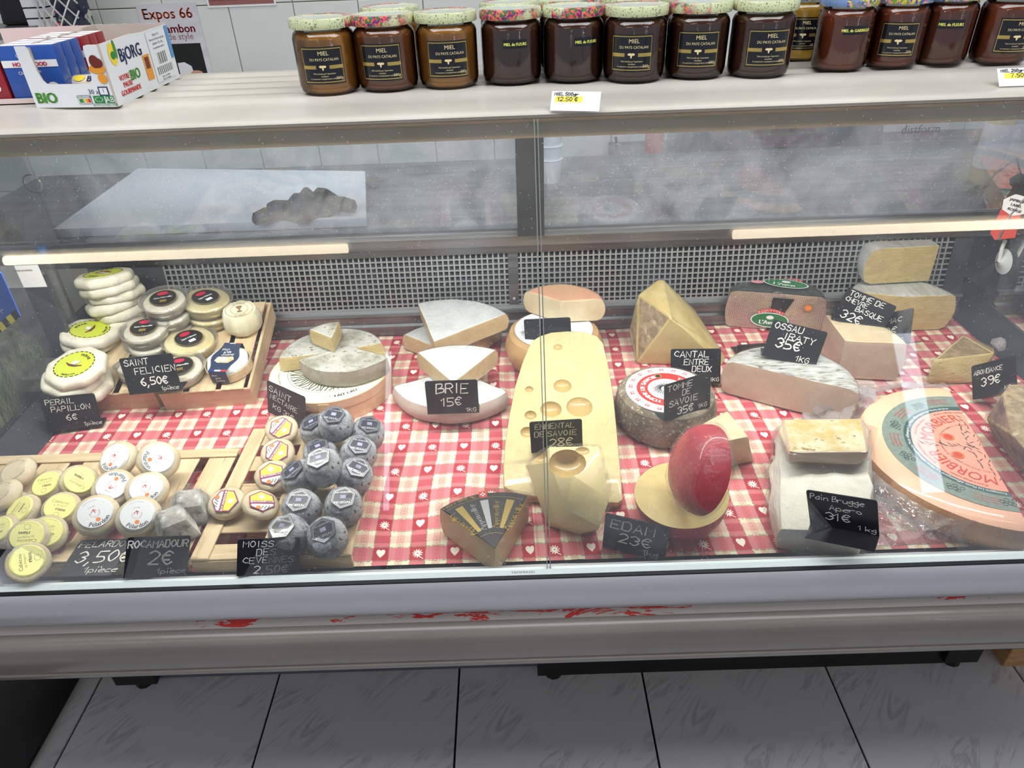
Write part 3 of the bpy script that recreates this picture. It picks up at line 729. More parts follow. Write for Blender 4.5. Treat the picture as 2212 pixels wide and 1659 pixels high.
cupstack(405, 728, 1, 1, 50, ['single wide butter-yellow cheese in a clear cup, third row in front of the grille'])
cupstack(298, 783, 1, 0, 185, ['white clear-cup cheese half behind the price tag at 6,50'])
cupstack(387, 786, 1, 0, 20, ['butter-coloured clear-cup cheese peeping out right of the tag at 6,50'])
# --- straw-pattern wrapped drum and the blue-banded cheese
x, y, z = on(516, 664, .048, hA)
t = thing('drum_cheese', 'small tall cheese in cream printed paper on the rear tray', 'cheese', (x, y, z), R(20)); t.rotation_euler = (TILT*.8, 0, R(20))
me = MB().lathe([(0, 0), (.032, 0), (.038, .006), (.040, .02), (.038, .038), (.033, .047), (.02, .048), (0, .048)], 40, 0, rf=facet(9, .8)).mesh('wrapper', mat('printed_cream_wrapper', (232, 228, 204), .45, c2=(214, 208, 178), sc=14, stretch=(1, 1, .3), coat=.5, bump=.4, bsc=40)); clean(me, 50); jitter(me, .001, 40)
part('wrapper', me, None, t)
mb = MB().lathe([(.027, 0), (.0276, 0)], 40).lathe([(.017, 0), (.0175, 0)], 40)
arc_text(mb, 'LE PAILLÉ', .0195, 90, .0065, 0, sx=.9); arc_text(mb, 'LE PAILLÉ', .0255, -90, .0065, 0, inward=True, sx=.9)
for k in range(14):
    a = R(60+k*4.6); mb.tube([(.002*math.cos(a), -.002, .0002), (.012*math.cos(a), .012*math.sin(a)-.001, .0002)], .0004, 4); mb.tube([(.002*math.cos(a), -.004, .0002), (.010*math.cos(a), -.010*math.sin(a)-.001, .0002)], .0004, 4)
part('lettering', mb, mat('straw_ink', (150, 120, 84), .6), t, loc=(0, 0, .0488))
x, y, z = on(490, 768, .030, hA)
t = thing('banded_cheese', 'soft white round in a wooden ring with navy paper band', 'cheese', (x, y, z)); t.rotation_euler = (TILT*.9, 0, R(-6))
part('cheese', disc_mesh('cheese', .041, .030, M_bloom, .5, facet(8, .8), .0012, 30, 3), None, t)
me = MB().lathe([(.042, 0), (.0432, 0), (.0432, .019), (.042, .019)], 40).mesh('wooden_ring', M_woodx); part('wooden_ring', me, None, t)
def bandp(x, s): return (x, s)
mb = MB(); N = 20
def bw(t_):
    return .0175+.010*math.exp(-((t_-.55)/.22)**2) if t_ < 1 else .0175
path = [(.0435, .0315)]
for j in range(N):
    pass
vs = []; fs = []; pp = []
for k in range(17): pp.append((.040-.0835*k/16, .0315, .0175+.010*math.exp(-((k/16-.5)/.24)**2)))
pp += [(-.0445, .028, .0175), (-.0450, .004, .0175), (-.0440, .001, .0175)]
pp = [(.0440, .012, .0175), (.0440, .028, .0175)]+pp
for yy, zz, w_ in pp: vs += [(-w_, yy, zz), (w_, yy, zz)]
fs = [(2*i, 2*i+1, 2*i+3, 2*i+2) for i in range(len(pp)-1)]
band = part('paper_band', MB().add(vs, fs), mat('navy_paper', (36, 52, 80), .35), t, 40, label='navy paper band with tricolour edges')
mb = MB(); put_text(mb, 'Mon', -.006, .018, .0085, R(8), 0, .0319); put_text(mb, "p'tit", 0, .010, .0095, R(6), 0, .0319, bold=.0003); put_text(mb, 'creamy', .003, .003, .0085, R(6), 0, .0319, bold=.0002)
mb.add([(-.018, -.012, .0318), (-.010, -.018, .0318), (.012, -.018, .0318), (.020, -.008, .0318), (.016, 0, .0318), (-.014, -.001, .0318)], [tuple(range(6))], 1)
mb.add([(-.008, -.014, .032), (.008, -.014, .032), (.008, -.006, .032), (-.006, -.004, .032)], [(0, 1, 2, 3)], 0)
mb.box(-.0175, -.0425, .0316, -.006, -.0385, .0319, 3).box(-.006, -.0425, .0316, .006, -.0385, .0319, 0).box(.006, -.0425, .0316, .0175, -.0385, .0319, 2)
mb.box(-.0175, .0385, .0316, -.006, .0405, .0319, 3).box(-.006, .0385, .0316, .006, .0405, .0319, 0).box(.006, .0385, .0316, .0175, .0405, .0319, 2)
fr = lambda a, b, c: (a, -.0456, b)
put_text(mb, 'Mon', -.007, .021, .006, R(8), 0, 0, fn=fr); put_text(mb, "p'tit", -.002, .014, .007, R(8), 0, 0, fn=fr); put_text(mb, 'creamy', .001, .008, .006, R(8), 0, 0, fn=fr)
part('lettering', mb, [M_white, mat('apricot_picture', (226, 160, 110), .5, c2=(240, 214, 190), sc=120), M_inkred, mat('flag_blue', (30, 50, 130), .5)], band)
# --- small goat cheeses on the front trays
def small(u, v, r, h, kindname, lb, cat, mesh, label_mesh, text_mesh, rz, tilt=(0, 0), group=None, base=hF, extra=0, wrap=True, stackh=0):
    hh = base+stackh
    p = P(u, v, hh+h*.9+extra)
    t = thing(kindname, lb, cat, (p.x, p.y, DZ+hh), 0, group); t.rotation_euler = (R(tilt[0]), R(tilt[1]), R(0))
    t.location.z += abs(math.sin(R(tilt[0])))*r*.75+abs(math.sin(R(tilt[1])))*r*.75
    b = part('cheese', mesh, None, t, rot=(0, 0, R(rz)))
    if label_mesh: l = part('label', label_mesh, None, t, loc=(0, 0, h+.0022), rot=(0, 0, R(rz))); part('lettering', text_mesh, None, l)
    if wrap: part('plastic_wrap', WR[mesh.name], None, t, rot=(0, 0, R(rz)))
    return t
WR = {}
def mk(name, r, h, m, e, seed, fac=None, amp=.0015):
    me = disc_mesh(name, r, h, m, e, fac, amp, 45, seed, 36); WR[me.name] = wrap_mesh(me, .0006, .0008, seed); return me
CAB = [mk('goat_disc', .0275, .017, M_goat, .9, k) for k in range(3)]
CL = MB().lathe([(0, 0), (.0205, 0), (.0225, -.003)], 32).mesh('label', M_yellow)
mb = MB(); put_text(mb, 'Cabécou', -.002, .0055, .0068, R(6)); put_text(mb, 'du Périgord', .0, .001, .0042, R(10), 1); put_text(mb, 'rians', .004, -.0055, .0075, R(6), 2, bold=.0004)
mb.lathe([(.0038, .0001), (.0042, .0001)], 18, 1, Matrix.Translation((.002, -.0125, 0)))
arc_text(mb, 'lait de chèvre fromage fermier', .0190, 90, .0022, 0, 1); arc_text(mb, 'conservation entre 2 et 8 degrés', .0205, -90, .0022, 0, 1, inward=True)
CT_ = mb.mesh('lettering', [M_ink, mat('olive_ink', (120, 116, 60), .6), mat('dark_red_ink', (120, 28, 36), .6)])
g1 = 'yellow-labelled goat discs on the lengthwise slats'
for u, v, rz, tl, sh, lb in (
  (112, 1050, 0, (24, -6), 0, 'yellow-labelled goat disc next to the plain pale one on the lengthwise tray'),
  (172, 1050, 170, (24, 38), 0, 'yellow-labelled goat disc tipped on its side beside the white-labelled ones'),
  (60, 1108, 60, (22, -14), 0, 'yellow-labelled goat disc read sideways, second row of the lengthwise tray'),
  (136, 1103, -8, (24, 14), 0, 'yellow-labelled goat disc standing over a bare slat in the second row'),
  (8, 1150, 0, (20, -6), 0, 'yellow-labelled goat disc cut by the photo edge above the cropped tag'),
  (105, 1160, 20, (26, 26), 0, 'yellow-labelled goat disc mostly hidden under the one stacked in front of it'),
  (66, 1166, 190, (26, 20), .010, 'yellow-labelled goat disc resting on another, third row of the lengthwise tray'),
  (66, 1220, 115, (26, 24), 0, 'yellow-labelled goat disc nearest the glass rail')):
    small(u, v, .0275, .017, 'goat_cheese', lb, 'cheese', CAB[len(lb) % 3], CL, CT_, rz, tl, g1, stackh=sh)
PLN = mk('plain_disc', .031, .018, M_goat2, 1.2, 5, None, .003)
for u, v, tl, sh, lb in ((40, 1022, (14, -6), 0, 'plain unlabelled pale goat disc at the back corner of the lengthwise tray'), (8, 1072, (10, -10), .014, 'plain unlabelled pale goat disc cut by the photo edge, upper of two'),
                    (14, 1092, (4, 8), 0, 'plain unlabelled goat disc at the photo edge, lower of two')):
    small(u, v, .031, .018, 'goat_cheese', lb, 'cheese', PLN, None, None, 30*sh, tl, 'plain pale goat discs', stackh=sh)
PEL = [mk('pelardon_disc', .0315, .020, M_goat2, 1.0, 10+k, None, .0022) for k in range(3)]
QL = MB().lathe([(0, 0), (.0228, 0), (.0250, -.0035)], 32).mesh('label', M_label)
mb = MB(); arc_text(mb, 'Pélardon', .0215, -90, .0098, 0, 0, inward=True, bold=.0004)
arc_text(mb, 'DÉLICE DES CÉVENNES', .0075, -90, .0032, 0, 1, inward=True, sx=.9); mb.lathe([(0, .0002), (.0032, .0002)], 16, 2, Matrix.Translation((0, -.0118, 0)))
arc_text(mb, 'au lait cru de chèvre', .0195, 90, .0025, 0, 0); put_text(mb, 'fromage', 0, .010, .003, 0, 0)
mb.tube([(-.004, .002, 0), (0, .006, 0), (.003, .003, 0)], .0006, 4, 1); mb.tube([(0, .006, 0), (.001, 0, 0)], .0006, 4, 1)
QT = mb.mesh('lettering', [M_ink, M_inkred, M_inkor])
g2 = 'white-labelled goat rounds on the lengthwise slats'
for u, v, rz, tl, sh, lb in (
  (265, 997, -20, (30, -12), .012, 'white-labelled goat round, left one of the rearmost two by the tray batten'),
  (345, 1003, -60, (30, 26), .010, 'white-labelled goat round, right one of the rearmost two, label turned sideways'),
  (250, 1057, 165, (26, 12), 0, 'white-labelled goat round with upside-down label in the middle row'),
  (321, 1063, 30, (24, 12), 0, 'white-labelled goat round in the middle row beside the film-wrapped cube'),
  (212, 1118, 45, (26, 18), 0, 'white-labelled goat round in the front row beside the yellow-labelled ones'),
  (303, 1120, 20, (26, 14), 0, 'white-labelled goat round in the front row above the tag at 2 euros')):
    small(u, v, .0315, .020, 'goat_round', lb, 'cheese', PEL[len(lb) % 3], QL, QT, rz, tl, g2, stackh=sh)
ROC = [mk('rocamadour_disc', .0275, .015, M_goat2, .9, 20+k, None, .0016) for k in range(2)]
hx6 = [(.0205*math.cos(R(a)), .0205*math.sin(R(a))) for a in range(0, 360, 60)]
mb = MB().prism(hx6, -.0012, 0, 0); mb.prism([(a*.9, b*.9) for a, b in hx6], 0, .0002, 1); mb.prism([(-.0165, -.0165), (-.0015, -.0165), (-.0015, .0165), (-.0165, .0165)][:0] or [(0, -.0165), (.0092, -.0155), (.0182, 0), (.0092, .0155), (0, .0165)], .0002, .0003, 2)
mb.prism([(-.0055, -.0185), (.0005, -.0185), (.0005, .0185), (-.0055, .0185)], .0003, .0005, 0)
RL = mb.mesh('label', [M_mauve, M_label, mat('sunny_label', (240, 214, 70), .5)])
mb = MB(); put_text(mb, 'ROCAMADOUR', .0000, 0, .0048, R(90), 0, .0007, sx=1.0, bold=.0002)
mb.lathe([(0, .0007), (.0034, .0007)], 16, 1, Matrix.Translation((-.0125, .006, 0))); mb.lathe([(0, .0006), (.0042, .0006)], 16, 0, Matrix.Translation((.0085, 0, 0)))
for k in range(9): mb.lathe([(0, .0006), (.0011, .0006)], 6, 2, Matrix.Translation((-.0105-.004*((k*7) % 3)/2, -.010+.0025*k*.6, 0)))
RT = mb.mesh('lettering', [M_white, M_inkor, mat('sage_ink', (110, 120, 90), .6)])
g3 = 'hexagon-labelled goat discs on the crosswise slats'
for u, v, rz, tl, sh, lb in (
  (610, 932, -30, (28, 8), 0, 'plum and yellow labelled goat disc farthest back on the crosswise tray'),
  (602, 982, -22, (26, 6), 0, 'plum and yellow labelled goat disc second from the back of the crosswise tray'),
  (590, 1032, 110, (24, 10), 0, 'plum and yellow labelled goat disc third from the back, label upside down'),
  (491, 1088, 0, (20, 4), 0, 'plum and yellow labelled goat disc nearest the lengthwise tray'),
  (560, 1094, 110, (2, 24), .002, 'plum-labelled goat disc slumped flat between two slats')):
    small(u, v, .0275, .015, 'goat_disc', lb, 'cheese', ROC[len(lb) % 2], RL, RT, rz, tl, g3, stackh=sh)
# ash-grey domes
def dome(seed):
    pr = [(0, 0), (.024, 0), (.0275, .004), (.029, .012), (.028, .024), (.0255, .034), (.021, .039), (.012, .0405), (0, .041)]
    me = MB().lathe(pr, 36).mesh('ashed_dome', M_ash); clean(me, 0); jitter(me, .0022, 42, seed)
    me.polygons.foreach_set('use_smooth', [True]*len(me.polygons)); WR[me.name] = wrap_mesh(me, .0007, .0012, seed); return me
DOM = [dome(k) for k in range(4)]
hx5 = [(.0195*math.cos(R(a+18)), .0195*math.sin(R(a+18))) for a in range(0, 360, 60)]
mb = MB().prism(hx5, -.0015, 0, 0)
for a in range(6):
    c = Matrix.Rotation(R(a*60+18), 4, 'Z'); q = Matrix.Rotation(R(a*60+78), 4, 'Z')
    for rr in (.0180, .0160): mb.add([c @ Vector((rr, 0, .0003)), q @ Vector((rr, 0, .0003)), q @ Vector((rr-.0005, 0, .0003)), c @ Vector((rr-.0005, 0, .0003))], [(0, 1, 2, 3)], 1)
mb.box(-.004, -.002, 0, .004, .004, .0004, 2)
DL = mb.mesh('label', [mat('slate_label', (58, 62, 76), .25, coat=.6), M_silver, mat('lilac_print', (150, 150, 180), .4)])
mb = MB(); put_text(mb, 'MOISSAC', 0, -.0105, .0062, 0, 0, .0005, bold=.0002); put_text(mb, 'DES CÉVENNES', 0, .0075, .0034, 0, 0, .0005)
DT = mb.mesh('lettering', [M_silver])
g4 = 'film-wrapped ash-grey domes on the crosswise tray'
for u, v, rz, tl, sh, lb in (
  (690, 918, 20, (10, -14), 0, 'ash-grey dome at the back, left of the topmost one'),
  (786, 925, 10, (12, 18), 0, 'ash-grey dome at the back corner by the tray edge'),
  (722, 900, -10, (14, 4), .034, 'ash-grey dome riding on top of the rear pair'),
  (690, 968, 30, (8, 0), 0, 'ash-grey dome half hidden behind the second riding one'),
  (767, 968, 0, (14, 16), 0, 'ash-grey dome by the tray edge, second row'),
  (698, 992, 15, (14, -4), .032, 'ash-grey dome riding on the middle rows, largest label in view'),
  (655, 1022, 35, (10, -18), 0, 'ash-grey dome on the gum-free side below the middle riding one'),
  (755, 1018, -10, (12, 24), 0, 'ash-grey dome by the tray edge, third row'),
  (648, 1082, 0, (16, 4), 0, 'ash-grey dome in the fourth row next to the goat discs'),
  (737, 1078, 10, (16, 10), 0, 'ash-grey dome in the fourth row by the tray edge'),
  (626, 1138, -20, (16, -8), 0, 'ash-grey dome partly behind the tag at 2,50'),
  (706, 1140, 25, (22, 0), 0, 'ash-grey dome nearest the glass on the crosswise tray')):
    if 'gum-free' in lb: lb = 'ash-grey dome below the middle riding one, away from the tray edge'
    small(u, v, .029, .041, 'ashed_cheese', lb, 'cheese', DOM[len(lb) % 4], DL, DT, rz, tl, g4, stackh=sh)
# two film-wrapped ashed cubes
for u, v, r_, tl, lb in ((405, 1090, 20, (14, 10), 'film-wrapped grey truncated cube beside the white-labelled rounds'), (376, 1130, 35, (10, 0), 'film-wrapped grey truncated cube behind the tag at 2 euros')):
    pts = [(a*.029, b*.029, 0) for a in (-1, 1) for b in (-1, 1)]+[(a*.017, b*.017, .036) for a in (-1, 1) for b in (-1, 1)]
    me = hull(pts, None, .004, 2, .0014, int(u)); me.materials.append(mat('pale_ash_rind', (206, 204, 198), .8, c2=(150, 148, 142), sc=50, c3=(236, 236, 236), sc3=30, lo3=.5, hi3=.6, bump=.5, bsc=90))
    p = P(u, v, hF+.02); t = thing('wrapped_cube', lb, 'cheese', (p.x, p.y, DZ+hF), 0, 'film-wrapped cubes of goat cheese'); t.rotation_euler = (R(tl[0]), R(tl[1]), R(r_)); t.location.z += .004
    part('cheese', me, None, t); part('plastic_wrap', wrap_mesh(me, .001, .003, 3), None, t)
# ------------------------------------------------------------------ large cheeses
def sector_mesh(name, r, h, a0, a1, mats, n=40, bulge=.004, edge=.006, amp=.0012, sc=26, seed=0, fac=None, lean=0.0):
    """slice of a wheel: materials (rim, top, cut). Built around the wheel centre, bottom at 0"""
    full = abs(a1-a0) >= 360
    pr = [(0, 0, 1), (r*.5, 0, 1), (r-edge, 0, 0), (r-edge*.25, edge*.35, 0), (r+bulge*.6, h*.3, 0), (r+bulge, h*.5, 0), (r+bulge*.6, h*.7, 0), (r-edge*.2, h-edge*.35, 1), (r-edge, h, 1), (r*.8, h, 1), (r*.6, h, 1), (r*.4, h, 1), (r*.2, h, 1), (0, h, 1)]
    mb = MB(); mb.lathe([(q[0], q[1]) for q in pr], n, [q[2] for q in pr[:-1]], a0=a0, a1=a1 if not full else a0+360)
    if not full:
        G = 6
        for a in (a0, a1):
            c, s = math.cos(R(a)), math.sin(R(a))
            loop = [(q[0]*c, q[0]*s, q[1]) for q in pr]
            # fan of quads from axis: grid of the half section
            rows = []
            for q in pr[2:9]: rows.append(q)
            cols = [0, .2, .4, .6, .8, 1]
            vs = []
            for q in rows: vs += [(q[0]*k*c, q[0]*k*s, q[1]) for k in cols]
            fs = []
            for j in range(len(rows)-1):
                for i in range(len(cols)-1):
                    a_, b_, c_, d_ = j*6+i, j*6+i+1, (j+1)*6+i+1, (j+1)*6+i
                    fs.append((a_, b_, c_, d_) if a == a0 else (d_, c_, b_, a_))
            mb.add(vs, fs, 2)
    me = mb.mesh(name, mats); bm = bmesh.new(); bm.from_mesh(me)
    bmesh.ops.remove_doubles(bm, verts=bm.verts, dist=2e-5); bm.to_mesh(me); bm.free()
    jitter(me, amp, sc, seed); me.polygons.foreach_set('use_smooth', [True]*len(me.polygons)); me.set_sharp_from_angle(angle=R(40)); me.update()
    return me
def ang(a, b): return math.degrees(math.atan2(b.y-a.y, b.x-a.x))
def wheel(name, lb, ctr, e1, e2, h0, h, mats, r=None, group=None, wrapped=True, seed=0, a0=None, a1=None, tilt=None, cat='cheese', bulge=.004, edge=.006, amp=.0012, wamp=.0014):
    """ctr,e1,e2 pixels of the top face: wheel centre and the two rim corners (e1 -> e2 counter-clockwise)"""
    H = h0+h; c = P(*ctr, H)
    if a0 is None:
        p1, p2 = P(*e1, H), P(*e2, H); a0, a1 = ang(c, p1), ang(c, p2)
        while a1 <= a0: a1 += 360
        r = r or ((p1-c).length+(p2-c).length)/2
    t = thing(name, lb, cat, (c.x, c.y, DZ+h0+.003), 0, group)
    if tilt: t.rotation_euler = (R(tilt[0]), R(tilt[1]), 0)
    me = sector_mesh('cheese', r, h-.003, a0, a1, mats, seed=seed, bulge=bulge, edge=edge, amp=amp)
    part('cheese', me, None, t)
    if wrapped: part('plastic_wrap', wrap_mesh(me, .0008, wamp, seed), None, t)
    t['_r'] = r; del t['_r']
    return t, r, a0, a1
# Saint-Nectaire on its round wooden box
c = P(714, 797, .052)
bx = thing('round_cheese_box', 'round thin-wood cheese box with printed cream lid under the grey-rinded pieces', 'box', (c.x, c.y, DZ+.003))
me = MB().lathe([(0, 0), (.117, 0), (.117, .030), (.1185, .030), (.1185, .048), (0, .048)], 72).mesh('wooden_box', M_woodp); clean(me, 40); part('wooden_box', me, None, bx)
part('wooden_seam', MB().box(-.0005, -.1193, .0, .02, -.1180, .045), M_woodx, bx)
part('lid_paper', MB().lathe([(0, .0488), (.1165, .0488), (.1165, .047)], 72), M_cream_lab, bx)
mb = MB(); mb.lathe([(.082, 0), (.0828, 0)], 60)
arc_text(mb, 'Saint Nectaire  -  François Gueux  -  10 rue de Chantemerle', .101, 205, .0072, 0, sx=.95, inward=True); arc_text(mb, 'LAIT CRU', .104, -62, .0105, 0, inward=True, bold=.0005)
mb.lathe([(.0085, 0), (.009, 0)], 20, 0, Matrix.Translation((.018, -.098, 0))); put_text(mb, 'FR', .018, -.100, .006)
for k in range(26):
    a = R(185+k*6); mb.tube([(.045*math.cos(a), .045*math.sin(a), 0), ((.066+.009*math.sin(k*2.1))*math.cos(a+.05), (.066+.009*math.sin(k*2.1))*math.sin(a+.05), 0), (.078*math.cos(a-.03), .078*math.sin(a-.03), 0)], .0009, 4)
part('lettering', mb, M_ink, bx, loc=(0, 0, .0491))
NM = [mat('taupe_rind', (176, 164, 150), .6, c2=(150, 138, 122), sc=30, coat=.3, bump=.3, bsc=80), M_grey_rind, M_paste2]
g = 'grey-rinded mountain cheese pieces on the round box'
wheel('half_cheese', 'grey-rinded half wheel with straw cut faces lying at the back of the round box', (716, 762), (822, 741), (604, 774), .052, .033, NM, .100, g, seed=1, edge=.003, bulge=.002)
wheel('cheese_wedge', 'broad grey-rinded wedge, rim to the front, on the round box', (752, 747), (656, 774), (848, 774), .052, .037, NM, .097, g, seed=2, edge=.003, bulge=.002)
wheel('cheese_wedge', 'crinkled grey-rinded wedge perched on top with its point to the front', (716, 730), (740, 678), (642, 699), .086, .036, NM, .066, g, seed=3, amp=.002, wamp=.003, edge=.003)
# Brie
BM = [mat('bloomy_side', (214, 198, 190), .6, c2=(226, 214, 206), sc=14, coat=.3, bump=.2, bsc=60), M_bloom, M_paste]
g = 'white-bloomed soft cheese wedges'
wheel('brie_wedge', 'lower rear white-bloomed wedge showing its tan cut end beside the grille', (985, 765), (1082, 700), (872, 722), .003, .040, BM, None, g, seed=4)
wheel('brie_wedge', 'upper rear white-bloomed wedge leaning over another, pointed to the front', (940, 737), (1069, 697), (900, 646), .046, .040, BM, None, g, seed=5, tilt=(4, -3))
wheel('brie_wedge', 'broad lower white-bloomed piece standing right behind the tag at 15 euros', (985, 800), (837, 838), (1099, 848), .003, .042, BM, .128, g, seed=6)
wheel('brie_wedge', 'upper white-bloomed wedge whose point hides behind the tag at 15 euros', (979, 826), (1069, 757), (898, 757), .046, .038, BM, None, g, seed=7)
# orange wheel with label and salmon three-quarter wheel on it
OM = [M_orange_rind, M_orange_rind, M_pale]
t, r, _, _ = wheel('orange_cheese', 'orange-rinded whole wheel with white round label beside the brie', (1196, 712), None, None, .003, .075, OM, .094, None, seed=8, a0=0, a1=360, bulge=.007, edge=.014)
lab = part('label', MB().lathe([(0, 0), (.080, 0), (.080, -.001)], 48), M_label, t, loc=(0, 0, .0745))
mb = MB(); arc_text(mb, 'Angélia', .062, -52, .019, 0, 0, inward=True, bold=.0008)
for k in range(5): mb.add([(.028+.002*k, -.052+.004*k, 0), (.045-.002*k, -.050+.004*k, 0), (.045-.002*k, -.0475+.004*k, 0), (.028+.002*k, -.0495+.004*k, 0)], [(0, 1, 2, 3)], 1)
for k in range(8): put_text(mb, 'lait de vache pasteurisé sel', -.048, .012-.006*k, .0036, R(-20), 2)
part('lettering', mb, [mat('wine_ink', (128, 34, 50), .5), M_inkor, M_ink], lab, loc=(0, 0, .0005))
wheel('salmon_cheese', 'salmon-topped wheel with a missing quarter stacked on the orange-rinded wheel', (1209, 650), (1306, 645), (1118, 622), .080, .052, [M_orange_rind, M_pink_rind, M_pale], .090, None, seed=9, edge=.012)
# Emmental slab with real holes, and the smaller chunk leaning on it
def carve(me, balls, hole_mat):
    o = bpy.data.objects.new('tmp', me); C.objects.link(o); tmp = [o]
    bm = bmesh.new()
    for (x, y, z, rx, ry, rz_) in balls:
        bmesh.ops.create_uvsphere(bm, u_segments=20, v_segments=12, radius=1, matrix=Matrix.Translation((x, y, z)) @ Matrix.Diagonal((rx, ry, rz_, 1)))
    cm = bpy.data.meshes.new('c'); bm.to_mesh(cm); bm.free(); cm.materials.append(hole_mat)
    cm.polygons.foreach_set('use_smooth', [True]*len(cm.polygons))
    co = bpy.data.objects.new('tmpc', cm); C.objects.link(co); tmp.append(co)
    md = o.modifiers.new('b', 'BOOLEAN'); md.operation = 'DIFFERENCE'; md.object = co; md.solver = 'EXACT'; md.material_mode = 'TRANSFER'; md.use_self = True
    bpy.context.view_layer.update(); dg = bpy.context.evaluated_depsgraph_get()
    res = bpy.data.meshes.new_from_object(o.evaluated_get(dg), preserve_all_data_layers=True, depsgraph=dg)
    for q in tmp: bpy.data.objects.remove(q)
    return res
HS = .020
px = [(1147, 737), (1165, 726), (1190, 718), (1225, 715), (1262, 716), (1290, 724), (1303, 738), (1316, 790), (1326, 850), (1333, 920), (1340, 1000), (1346, 1078), (1335, 1085), (1290, 1083), (1240, 1080), (1190, 1076), (1150, 1071), (1110, 1062), (1088, 1050), (1087, 1000), (1091, 950), (1100, 890), (1112, 830), (1128, 780)]
def hs(v): return .020+(1085-v)/370*.088
pts = [P(u, v, hs(v)) for u, v in px]; fr_, bk_ = P(1200, 1085, hs(1085)), P(1225, 718, hs(718))
al = math.atan2(bk_.z-fr_.z, bk_.y-fr_.y); cx_ = sum(p.x for p in pts)/len(pts); cy_ = sum(p.y for p in pts)/len(pts); zc_ = fr_.z+(cy_-fr_.y)*math.tan(al)
TH = .018; t = thing('emmental_slab', 'long flat slab of pale yellow holed cheese propped on the orange-rinded wheel', 'cheese', (cx_, cy_, zc_), rot=(al, 0, 0))
def loc_(p): return (p.x-cx_, (p.y-cy_)/math.cos(al))
me = MB().prism([loc_(p) for p in pts], -TH, 0, 1, 0, 0).mesh('cheese', [M_emm, M_emmrind, M_hole]); clean(me, 40, .004, 2)
balls = []
for u, v, r_, dz in ((1143, 836, .0078, 0), (1146, 891, .0105, 0), (1190, 878, .0190, 0), (1252, 872, .024, .003), (1215, 828, .017, .003), (1139, 928, .012, 0), (1205, 748, .009, .002)):
    q = loc_(P(u, v, hs(v))); balls.append((q[0], q[1], dz, r_, r_, min(r_*.8, .012)))
me = carve(me, balls, M_hole); me.set_sharp_from_angle(angle=R(35)); part('cheese', me, None, t)
wm = MB().prism([loc_(p) for p in pts], -TH-.001, .001, 0).mesh('w', MATS['film_wrap']); clean(wm, 40, .004, 2)
bm = bmesh.new(); bm.from_mesh(wm); bmesh.ops.triangulate(bm, faces=bm.faces); bmesh.ops.subdivide_edges(bm, edges=[e for e in bm.edges if e.calc_length() > .03], cuts=4, use_grid_fill=True); bm.to_mesh(wm); bm.free(); jitter(wm, .0008, 30); part('plastic_wrap', wm, None, t)
t = thing('emmental_chunk', 'film-wrapped holed cheese chunk leaning on the long slab in front of its tag', 'cheese', (0, 0, 0))
o0 = P(1225, 1060, 0); t.location = (o0.x, o0.y, DZ+.002)
def rel(u, v, h): p = P(u, v, h); return (p.x-o0.x, p.y-o0.y, h-.002+.0)
hp = [rel(1187, 966, .110), rel(1293, 964, .110), rel(1316, 1078, .088), rel(1296, 1138, .052), rel(1223, 1100, .066), rel(1188, 998, .104), rel(1136, 1006, .074), rel(1184, 1136, .004), rel(1252, 1154, .004), rel(1290, 1146, .006), rel(1300, 1000, .052), rel(1187, 985, .052)]
me = hull(hp, None, 0, 0); me.materials.append(M_emm); me.materials.append(M_emmrind); me.materials.append(M_hole)
q = P(1226, 1005, .098); q2 = P(1166, 985, .098); q3 = P(1258, 980, .104)
me = carve(me, [(q.x-o0.x, q.y-o0.y, .100, .028, .026, .020), (q2.x-o0.x, q2.y-o0.y, .096, .014, .012, .012), (q3.x-o0.x, q3.y-o0.y, .112, .014, .010, .010)], M_hole)
me.set_sharp_from_angle(angle=R(35)); part('cheese', me, None, t)
wm = hull(hp, None, .006, 3, .003, 5); wm = wrap_mesh(wm, .002, .003, 5); part('plastic_wrap', wm, None, t)
# cantal block
o0 = P(1440, 770, 0); t = thing('cantal_block', 'tall leaning block with mottled brown rind and yellow cut side, wrapped, at the grille', 'cheese', (o0.x, o0.y, DZ+.003))
ap = PY(1419, 605, 1.335); ap2 = PY(1432, 604, 1.335)
def rl(p): return (p.x-o0.x, p.y-o0.y, p.z-DZ-.003)
V = rl(P(1451, 686, .125)); LB = rl(P(1376, 786, .003)); LM = rl(P(1360, 712, .05)); LU = rl(PY(1378, 636, 1.30)); TP = rl(P(1568, 772, .012)); TB_ = rl(P(1560, 790, .003)); BK = rl(PY(1500, 668, 1.36)); A1 = rl(ap); A2 = rl(ap2)
cpts = [V, LB, LM, LU, TP, TB_, BK, A1, A2, (BK[0], BK[1], 0), (LU[0], LU[1]+.02, 0)]
def crule(n, c): return 1 if c.x < V[0]-.002 and c.z > .055 and n.z < .95 else 0
me = hull(cpts, crule, .004, 2, .0012, 2); me.materials.append(M_cantal); me.materials.append(M_cantalrind)
part('cheese', me, None, t); part('plastic_wrap', wrap_mesh(me, .001, .0022, 2), None, t)
